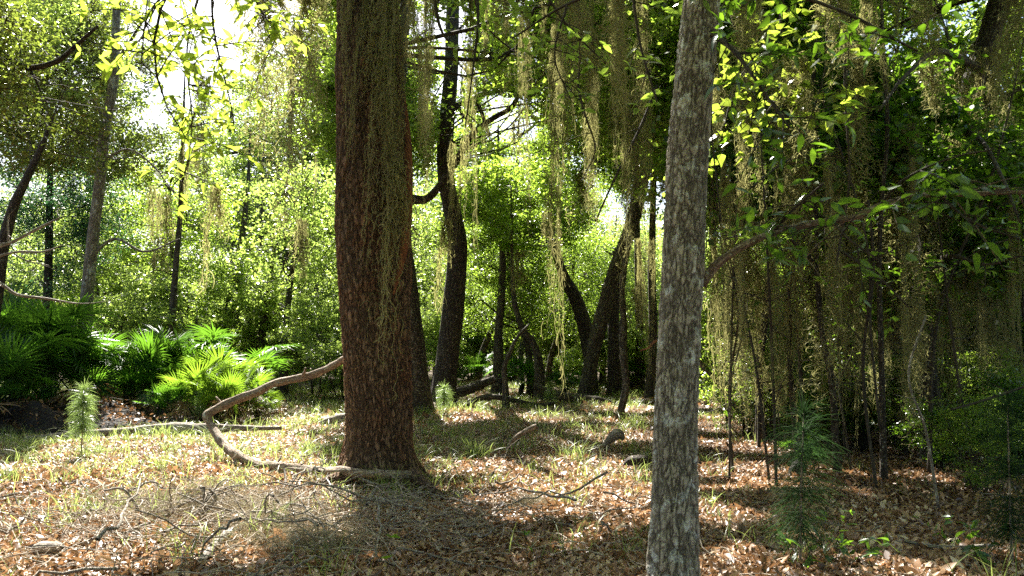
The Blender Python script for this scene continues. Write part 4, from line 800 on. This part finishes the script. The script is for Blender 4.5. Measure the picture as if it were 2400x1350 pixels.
log('fallen_branch', 'orange forked twig poking out from behind the grey trunk', 'branch', [(1500, 822, 3), (1520, 815, 5), (1535, 800, 6), (1560, 795, 6)], 7, 'bark_orange', 619, n=20)
log('fallen_log', 'short rotten log piece in the bottom left corner', 'log', [(78, 1312, 10), (90, 1300, 34), (120, 1290, 36), (145, 1285, 26), (152, 1283, 8)], 5.3, 'deadwood', 621)
log('fallen_branch', 'grey branch lying flat in the shade at the lower right', 'branch', [(2120, 1268, 8), (2190, 1282, 12), (2260, 1284, 13), (2340, 1276, 10)], 5.4, 'deadwood', 623)
log('fallen_branch', 'sawn grey branch end pointing at the viewer at the bottom left', 'branch', [(470, 1318, 20, 4.95), (520, 1270, 22, 5.5), (590, 1240, 18, 6.0), (660, 1225, 8, 6.3)], 5, 'deadwood', 625)
log('fallen_log', 'dark stub of wood in the lit leaves beside the grey trunk', 'log', [(1462, 1088, 6), (1480, 1080, 26), (1510, 1078, 26), (1525, 1080, 8)], 9.6, 'bark_dark', 627)
twig_thing('dead_branch', 'upright hooked dead twig in the brush pile at lower left', 'branch', [[(455, 1260, 10), (470, 1215, 10), (480, 1180, 9), (476, 1140, 8)], [(470, 1215, 8), (505, 1170, 7), (490, 1145, 6)]], 6.1, 'deadwood', 631, 3, .3)
twig_thing('dead_branch', 'arched thin dead twig left of the brush pile', 'branch', [[(245, 1150, 5), (285, 1145, 6), (310, 1170, 6), (330, 1210, 6), (340, 1255, 4)]], 6.3, 'deadwood', 633, 3, .25)
twig_thing('dead_branch', 'curved brown twig stub at the bottom left', 'branch', [[(185, 1320, 6), (190, 1280, 7), (215, 1265, 8), (245, 1250, 4)]], 5.4, 'twig', 635, 2, .2)

# brush pile of dead twigs and fallen moss at the lower left
rg = np.random.default_rng(77); N = 1000; g0 = gpt(560, 1230)
c = np.stack([g0[0]+rg.normal(size=N)*1.3, g0[1]+rg.normal(size=N)*.85, np.zeros(N)], -1); c[:, 2] = hill(c[:, 0], c[:, 1])+np.abs(rg.normal(size=N))*.10+.015
az = rg.uniform(0, 6.28, N); el = rg.normal(0, .22, N); L = rg.uniform(.15, .75, N); d = np.stack([np.cos(az)*np.cos(el), np.sin(az)*np.cos(el), np.sin(el)], -1)
tt = np.linspace(-.5, .5, 7)[None, :, None]; P = c[:, None]+d[:, None]*tt*L[:, None, None]+np.cumsum(rg.normal(size=(N, 7, 3)), 1)*.02
v, f = tubes(P, (rg.uniform(.0012, .0052, (N, 1))**1.0*np.linspace(1, .5, 7)[None]), 5); brush = Bag().add(v, f, rnd=np.repeat(rg.random(N), 35)).build('brush_pile', MAT['twig'], None, True)
b = Bag(); N = 110; rg = np.random.default_rng(78)
c = np.stack([g0[0]+rg.normal(size=N)*1.2, g0[1]+rg.normal(size=N)*.75, np.zeros(N)], -1); c[:, 2] = hill(c[:, 0], c[:, 1])+np.abs(rg.normal(size=N))*.12+.03; az = rg.uniform(0, 6.28, N); el = rg.normal(.05, .3, N); L = rg.uniform(.3, 1.1, N)
d = np.stack([np.cos(az)*np.cos(el), np.sin(az)*np.cos(el), np.sin(el)], -1); tt = np.linspace(-.5, .5, 10)[None, :, None]; P = c[:, None]+d[:, None]*tt*L[:, None, None]+np.cumsum(rg.normal(size=(N, 10, 3)), 1)*.022
P[..., 2] = np.maximum(P[..., 2], .03); v, f = tubes(P, rg.uniform(.005, .012, (N, 1))*np.linspace(1, .45, 10)[None], 6); b.add(v, f, rnd=np.repeat(rg.random(N), 60)).build('sticks', MAT['deadwood'], brush, True)['kind'] = 'stuff'
tag(brush, 'tangled heap of thin grey dead twigs at the lower left', 'brush pile')
for k, (px, py, s) in enumerate([(370, 1190, .30), (420, 1215, .34), (590, 1195, .30), (640, 1240, .36), (700, 1280, .34), (1370, 960, .5), (1320, 985, .4), (760, 1290, .3), (480, 1160, .26), (1240, 1190, .16)]):
    rg = np.random.default_rng(700+k); m = 1500 if k < 5 else 700; s = s*(1.35 if k < 5 else 1); a = unit(m, rg)*rg.uniform(.1, 1.2, (m, 1))*np.array([1.3, 1., .16])*s; th = np.linspace(0, 1, 6)[None]*rg.uniform(2, 5, (m, 1)); e1 = unit(m, rg); e2 = np.cross(e1, unit(m, rg))
    Q = a[:, None]+.06*(np.sin(th)[..., None]*e1[:, None]+(1-np.cos(th))[..., None]*e2[:, None]); v, f = ribbons(Q, np.full(6, .0035), unit(m, rg)[:, None]); p = gpt(px, py)
    lab = ['fallen moss ball left of the hooked twig', 'fallen moss ball at the foot of the hooked twig', 'fallen moss heap right of the hooked twig', 'fallen moss heap in the middle of the brush pile', 'fallen moss heap at the right end of the brush pile', 'large shaded moss and twig heap before the leaning clump', 'shaded moss heap left of the large one', 'low moss heap near the bottom, under the oak shadow', 'small moss ball behind the hooked twig', 'dark wisp of moss standing on lit leaves'][k]
    tag(Bag().add(v, f, rnd=np.repeat(rg.random(m), 12)).build('moss_heap', MAT['moss_dry'], loc=(p[0], p[1], p[2]+s*.08)), lab, 'moss', 'fallen moss on the ground')

# ------------------------------------------------------------------ leaf litter, twigs, grass
def frustum_pts(n, y0, y1, rg, p=1.6, wide=.70):
    y = y0+(y1-y0)*rg.random(n)**p; x = rg.uniform(-1, 1, n)*(y*wide+.6); return x, y
rg = np.random.default_rng(900); LB = Bag()
for (n, y0, y1, p, s, tm) in [(75000, 3.6, 9, 1.25, .054, LEAF_DRY), (46000, 3.6, 8.5, 1.2, .064, LEAF2), (44000, 3.6, 9, 1.2, .04, leaf_hi(.34, -.5, .1, 3)), (125000, 7.5, 17, 1.2, .06, LEAF2), (60000, 15, 34, 1.2, .10, LEAF1)]:
    x, y = frustum_pts(n, y0, y1, rg, p); z = hill(x, y)+np.abs(rg.normal(size=n))*.012+.006
    big = np.where(rg.random(n) < .03, 1.8, 1.); v, f, r = scatter(tm, np.stack([x, y, z], -1), s*big*rg.uniform(.5, 1.2, n), tilt=.5, rg=rg); pz = .5+.5*np.sin(x*2.3+np.sin(y*3.1)*1.5)*np.sin(y*2.7+x*.7); k_ = len(tm[0]); r = np.clip(r*.75+np.repeat(pz, k_)*.25-.02, 0, 1); LB.add(v, f, rnd=r)
tag(LB.build('leaf_litter', MAT['litter']), 'brown and tan dead leaves covering the forest floor', 'leaf litter', kind='stuff')
N = 5200; x, y = frustum_pts(N, 3.7, 16, rg, 1.3); az = rg.uniform(0, 6.28, N); L = rg.uniform(.06, .4, N)*rg.random(N)**.4; d = np.stack([np.cos(az), np.sin(az), rg.normal(size=N)*.08], -1); tt = np.linspace(-.5, .5, 5)[None, :, None]
P = np.stack([x, y, hill(x, y)+.03], -1)[:, None]+d[:, None]*tt*L[:, None, None]+np.cumsum(rg.normal(size=(N, 5, 3)), 1)*.012*L[:, None, None]*3; v, f = tubes(P, rg.uniform(.0012, .0045, (N, 1))*np.ones(5), 4)
tag(Bag().add(v, f, rnd=np.repeat(rg.random(N), 20)).build('twig_litter', MAT['twig'], None, True), 'small broken twigs strewn over the dead leaves', 'twigs', kind='stuff')

def blades(bx, by, h, rg, wid=.006, spread=.5, z0=None):
    n = len(bx); az = rg.uniform(0, 6.28, n); t = np.linspace(0, 1, 6)[None]; d = np.stack([np.cos(az), np.sin(az)], -1); lean = rg.uniform(.25, 1., n)*spread
    r = (lean*h)[:, None]*(t**1.6)*1.3; z = h[:, None]*(t-.42*np.clip(lean, 0, 1)[:, None]*t**2.6); P = np.stack([bx[:, None]+d[:, :1]*r, by[:, None]+d[:, 1:]*r, (hill(bx, by) if z0 is None else z0)[:, None]+z], -1)
    s = np.stack([-d[:, 1], d[:, 0], 0*az], -1)+.5*unit(n, rg); s /= np.linalg.norm(s, axis=1)[:, None]
    w = np.broadcast_to(wid, n)[:, None]*np.array([.7, 1, 1, .85, .55, .08])[None]; v, f = ribbons(P, w, s[:, None]); return v, f, np.repeat(rg.random(n), 12)
rg = np.random.default_rng(950); cx, cy_ = frustum_pts(9500, 4.2, 32, rg, .75)
left = np.clip(.9-(cx/cy_+.05)*2.4, .10, 1); left = np.where((cy_ < 7.5), left*.42, left); left = np.where(cy_ > 13, np.maximum(left, .75), left)
patch = (np.sin(cx*1.3+1)*np.sin(cy_*.9+2)+np.sin(cx*2.9-cy_*2.1))*.25+.6; ok = rg.random(len(cx)) < left*patch; cx, cy_ = cx[ok], cy_[ok]
nb = rg.integers(8, 26, len(cx)); bx = np.repeat(cx, nb)+rg.normal(size=nb.sum())*.09; by = np.repeat(cy_, nb)+rg.normal(size=nb.sum())*.09; hh = np.repeat(rg.uniform(.08, .30, len(cx)), nb)*rg.uniform(.5, 1.3, nb.sum())
v, f, r = blades(bx, by, hh, rg, .0045+by*.00022, .9); tag(Bag().add(v, f, rnd=r).build('grass', MAT['grass']), 'thin green grass growing through the dead leaves', 'grass', kind='stuff')
TL = [(1120, 1075, .30, 34, 'large arching grass tuft in the lit leaves right of the oak'), (1090, 1045, .34, 12, 'tall thin grass blades behind the large tuft'), (1355, 1085, .34, 22, 'spreading grass tuft in the middle of the sun patch'), (1330, 1070, .2, 18, 'small grass tuft left of the spreading one'),
      (905, 1165, .34, 26, 'dark grass tuft at the foot of the oak'), (1010, 1135, .22, 14, 'shaded grass blades right of the oak foot'), (1500, 1085, .2, 14, 'yellow-green grass tuft against the left of the grey trunk'), (1320, 1180, .12, 10, 'tiny grass tuft in the brightest leaves'), (1690, 1220, .14, 8, 'small grass tuft right of the grey trunk'), (1655, 1085, .16, 10, 'pale grass tuft touching the right side of the grey trunk'),
      (140, 1250, .22, 12, 'upright green blades at lower left'), (230, 1210, .18, 20, 'bright wide-bladed tuft left of the brush pile'), (20, 1130, .24, 30, 'dense grass tuft on the left edge'), (60, 1060, .28, 34, 'dense grass tuft at the left end of the long log'), (330, 1150, .16, 12, 'grass tuft above the arched twig'), (560, 1120, .2, 20, 'grass tuft beneath the loop of the vine'),
      (640, 1060, .22, 34, 'leafy tuft inside the loop of the vine'), (720, 1065, .24, 40, 'thick grass tuft just left of the oak base'), (400, 1060, .18, 26, 'grass tuft in front of the long log'), (300, 1035, .16, 22, 'grass tuft leaning on the long log'), (625, 1260, .34, 8, 'long arching yellow blades over the brush pile'), (20, 1300, .1, 8, 'few short blades at the bottom left corner')]
for k, (px, py, h, n, lab) in enumerate(TL):
    rg = np.random.default_rng(960+k); p = gpt(px, py); bx = rg.normal(size=n*2)*.06; v, f, r = blades(bx, rg.normal(size=n*2)*.06, h*rg.uniform(.5, 1.25, n*2), rg, .007 if k != 11 else .011, .95, z0=np.zeros(n*2))
    tag(Bag().add(v, f, rnd=r).build('grass_tuft', MAT['grass'], loc=tuple(p)), lab, 'grass tuft', 'grass tufts in the leaf litter')
# little leafy seedlings in the foreground
for k, (px, py, h, lab) in enumerate([(1243, 1345, .22, 'small dark broad-leaved seedling at the bottom centre'), (870, 1345, .20, 'pair of dark green leaves at the bottom under the oak shadow'), (1960, 1325, .30, 'green leafy seedling in the shade at lower right'), (2040, 1335, .22, 'low seedling with pale tip leaves at lower right'), (2300, 1330, .25, 'dark broad-leaved seedling near the right corner'), (2250, 1290, .22, 'small shaded seedling behind the right corner one'), (1870, 1345, .2, 'low green seedling under the dark pine sapling')]):
    rg = np.random.default_rng(980+k); p = gpt(px, py); root = empty('leafy_seedling', p); tag(root, lab, 'seedling', 'leafy seedlings'); tb, lb = Bag(), Bag()
    for q in range(3 if k > 1 else 1):
        e = np.array([rg.normal()*.12, rg.normal()*.1, h]); spray(lb, tb, np.array([[0, 0, -.01], e*.5+[0, .02, 0], e]), 9 if k > 1 else 5, .09, LEAF_OAK, rg, .003)
    tb.build('stem', MAT['twig_dark'], root, True); lb.build('leaves', MAT['leaf_dark'], root)

# ------------------------------------------------------------------ the woods behind: each tree its own, copied from a few kinds
def proto_tree(seed, h, rad, ncl, per, lsize, leafmat, lean, low):
    rg = np.random.default_rng(seed); root = empty('forest_tree', (0, 0, 0))
    P = np.array([[0, 0, -.2], [lean*.2, .1, h*.2], [lean*.7+rg.normal()*.2, .1, h*.45], [lean+rg.normal()*.3, 0, h*.7], [lean*1.2, 0, h*.92]]); r = np.array([.17, .14, .11, .07, .03])*h/9
    add_tube(Bag(), P, r, sides=12, n=50, lump=.09, seed=seed, flare=(.4, .4, 5)).build('trunk', MAT['bark_far'], root, True)
    C, S = clumps(ncl, (lean, 0, low+(h-low)*.55), (rad, rad, (h-low)*.5), rg, (.35, .8), .15); s = spline(np.c_[P, r], 30)
    b = Bag(); limb_tree(b, s[8:, :3], C, r[1]*.6, rg, .014); twiglets(b, C, S, rg, 4, .006); b.build('branches', MAT['twig_dark'], root, True)
    make_crown(C, S, per, lsize, rg, LEAF1, False, .8).build('crown', MAT[leafmat], root); freeze(root); return root
def proto_bush(seed, h, rad, ncl, per, lsize, leafmat):
    rg = np.random.default_rng(seed); root = empty('bush', (0, 0, 0)); C, S = clumps(ncl, (0, 0, h*.55), (rad, rad, h*.45), rg, (.22, .5), .2)
    b = Bag(); st = [np.array([rg.normal()*.1, rg.normal()*.1, -.1]) for _ in range(5)]; pts = []
    for s_ in st:
        e = np.array([rg.normal()*rad*.4, rg.normal()*rad*.4, h*.6]); Q = np.array([s_, (s_+e)/2+rg.normal(size=3)*.1, e]); add_tube(b, Q, [.03, .02, .01], sides=6, n=12); pts.append(spline(Q, 12))
    limb_tree(b, np.concatenate(pts), C, .02, rg, .008); b.build('stems', MAT['twig_dark'], root, True)
    make_crown(C, S, per, lsize, rg, LEAF1, False, .8, .5).build('foliage', MAT[leafmat], root); freeze(root); return root
TP = [proto_tree(1001, 9, 2.8, 135, 125, .115, 'leaf_light', .9, 1.6), proto_tree(1002, 11, 3.0, 153, 125, .115, 'leaf', -.7, 2.4), proto_tree(1003, 7, 2.5, 125, 190, .085, 'leaf', -1.1, 1.0), proto_tree(1004, 12, 3.2, 162, 125, .12, 'leaf_light', .3, 2.6), proto_tree(1005, 8, 2.6, 110, 110, .13, 'leaf_light', 1.3, 1.4)]
BP = [proto_bush(1014, 2.4, 1.2, 60, 150, .085, 'leaf_dark'), proto_bush(1015, 3.6, 1.3, 80, 130, .075, 'leaf'), proto_bush(1011, 2.6, 1.4, 60, 170, .09, 'leaf_light'), proto_bush(1012, 1.8, 1.2, 46, 170, .085, 'leaf'), proto_bush(1013, 3.4, 1.5, 80, 170, .095, 'leaf_light')]
rg = np.random.default_rng(42); spots = []
fixed = [(-10.2, 36, 3, 1.3), (-13, 37, 1, 1.3), (-10.5, 39, 3, 1.35), (-13.5, 41, 1, 1.35), (-7.6, 37, 3, 1.35), (-9.3, 43, 1, 1.45), (-5.6, 41, 1, 1.35), (0, 38, 3, 1.15), (3.5, 43, 1, 1.2), (-3, 42, 1, 1.2), (-9.5, 23, 2, 1), (-6.4, 22.5, 4, .85), (-4.6, 25, 0, .8), (-1.2, 27, 2, .95), (1.2, 28, 2, .9), (3.4, 30, 0, .8), (6.2, 27, 4, 1), (8.4, 23, 1, .8), (10.5, 19, 4, .95), (-13, 26, 0, 1), (7.6, 17.5, 2, .9)]
for f_ in fixed: spots.append(f_)
tries = 0
while len(spots) < 112 and tries < 9000:
    tries += 1; y = 24+44*rg.random()**.85; x = rg.uniform(-1, 1)*(y*.72+2); m = 2.3+y*.03
    if 30 < y < 35 and rg.random() < .75: continue
    if any((x-a[0])**2+(y-a[1])**2 < m*m for a in spots): continue
    spots.append((x, y, int(rg.choice([0, 2, 4])) if y < 40 else int(rg.integers(0, 5)), rg.uniform(.75, 1.1)))
used = set()
def zone(x, y):
    if y < 20 and x > 2: return 'shaded', 'right'
    if y < 34: d = 'near rank of'
    elif y < 48: d = 'middle rank of'
    else: d = 'farthest rank of'
    u = x/y; s = 'left' if u < -.28 else ('left of centre' if u < -.1 else ('centre' if u < .12 else ('right of centre' if u < .3 else 'right')))
    return d, s
for (x, y, k, s) in spots:
    loc = (x, y, float(hill(x, y))); rz = rg.uniform(0, 6.28); sc = (s*rg.uniform(.9, 1.1), s*rg.uniform(.9, 1.1), s)
    if k not in used: o = TP[k]; used.add(k); o.location = loc; o.rotation_euler = (0, 0, rz); o.scale = sc
    else: o = copy_thing(TP[k], loc, rz, sc)
    d, z_ = zone(x, y); tag(o, f'leafy tree in the {d} woods behind, {z_} of the photo' if z_ not in ('centre',) else f'leafy tree in the {d} woods behind, at the centre', 'tree', f'leafy trees in the {d} woods, {z_}')
for (x, y, k, s) in [(-3.2, -3.5, 1, 1), (2.6, -4.2, 3, 1), (-7.5, -1, 3, 1), (7, -1.5, 1, 1), (-6, -7, 0, 1.1), (0, -8, 3, 1), (6.5, -7, 4, 1.2), (-9.5, 4.5, 1, 1), (10, 5, 3, 1), (.3, -2.2, 3, .95), (4.2, 1.2, 3, 1), (-4.4, 1.0, 3, 1)]:  # unseen trees added to hold back skylight from behind the viewer
    tag(copy_thing(TP[k], (x, y, float(hill(x, y))), x*3+y, (s, s, s)), 'unseen forest tree added behind or beside the viewer to dim the sky light', 'tree', 'unseen trees added around the viewer')
usedb = set(); bsp = []
tries = 0
while len(bsp) < 120 and tries < 9000:
    tries += 1; y = 19+36*rg.random()**1.1; x = rg.uniform(-1, 1)*(y*.7+1)
    if y < 27 and -.30 < x/y < .26: continue
    if any((x-a[0])**2+(y-a[1])**2 < 2.2 for a in bsp): continue
    bsp.append((x, y, int(rg.integers(1, 5)), rg.uniform(.75, 1.25)))
bsp += [(-4.3, 20.5, 2, .8), (-5.4, 22, 4, .8), (-3.6, 24, 3, .9)]
for (px, y, k, s_) in [(1720, 15, 1, .9), (1800, 14, 0, .9), (1870, 16, 1, 1), (1930, 13, 0, .8), (1990, 15, 1, 1), (2060, 14, 0, 1), (2110, 16, 1, 1.1), (2160, 13, 0, 1), (2230, 14, 1, 1), (2290, 12.5, 0, .9), (2340, 15, 1, 1.1), (2390, 12, 0, 1), (2260, 17, 4, 1.1), (1900, 18, 3, 1), (2060, 19, 4, 1.1), (1760, 19, 2, 1.1), (2400, 16, 4, 1.2), (2010, 11.4, 0, .55), (2240, 10.6, 0, .6), (2330, 9.6, 1, .4), (2120, 10.2, 1, .4), (1930, 10.8, 1, .4), (1800, 12, 1, .45), (2400, 8.6, 0, .5), (2190, 8.6, 0, .35), (1740, 13, 1, .5), (2290, 7.4, 1, .28)]: bsp.append(((px-1200)/FPX*y, y, k, s_))
for (x, y, k, s) in bsp:
    loc = (x, y, float(hill(x, y))); rz = rg.uniform(0, 6.28)
    if k not in usedb: o = BP[k]; usedb.add(k); o.location = loc; o.rotation_euler = (0, 0, rz); o.scale = (s,)*3
    else: o = copy_thing(BP[k], loc, rz, (s, s, s))
    d, z_ = zone(x, y); tag(o, f'leafy bush under the {d} woods, {z_} of the photo', 'bush', f'bushes under the {d} woods, {z_}')
# the far wood that reads as one mass
rg = np.random.default_rng(2000); B = Bag(); nt_ = 150; th = rg.uniform(-.72, .72, nt_); Rr = rg.uniform(68, 92, nt_); hh = rg.uniform(9, 15, nt_)
cx = np.sin(th)*Rr; cyy = np.cos(th)*Rr; C = np.stack([cx, cyy, hh*.5], -1)
per = 700; p = np.repeat(C, per, 0)+unit(nt_*per, rg)*(rg.random((nt_*per, 1))**.4)*np.stack([np.full(nt_, 4.), np.full(nt_, 3.), hh*.52], -1).repeat(per, 0); p = p[p[:, 2] > 0]
v, f, r = scatter(LEAF1, p, rg.uniform(.25, .5, len(p)), tilt=.9, rg=rg); B.add(v, f, rnd=r)
tag(B.build('distant_woods', MAT['leaf_light']), 'hazy mass of distant woodland closing the view', 'woods', kind='stuff')
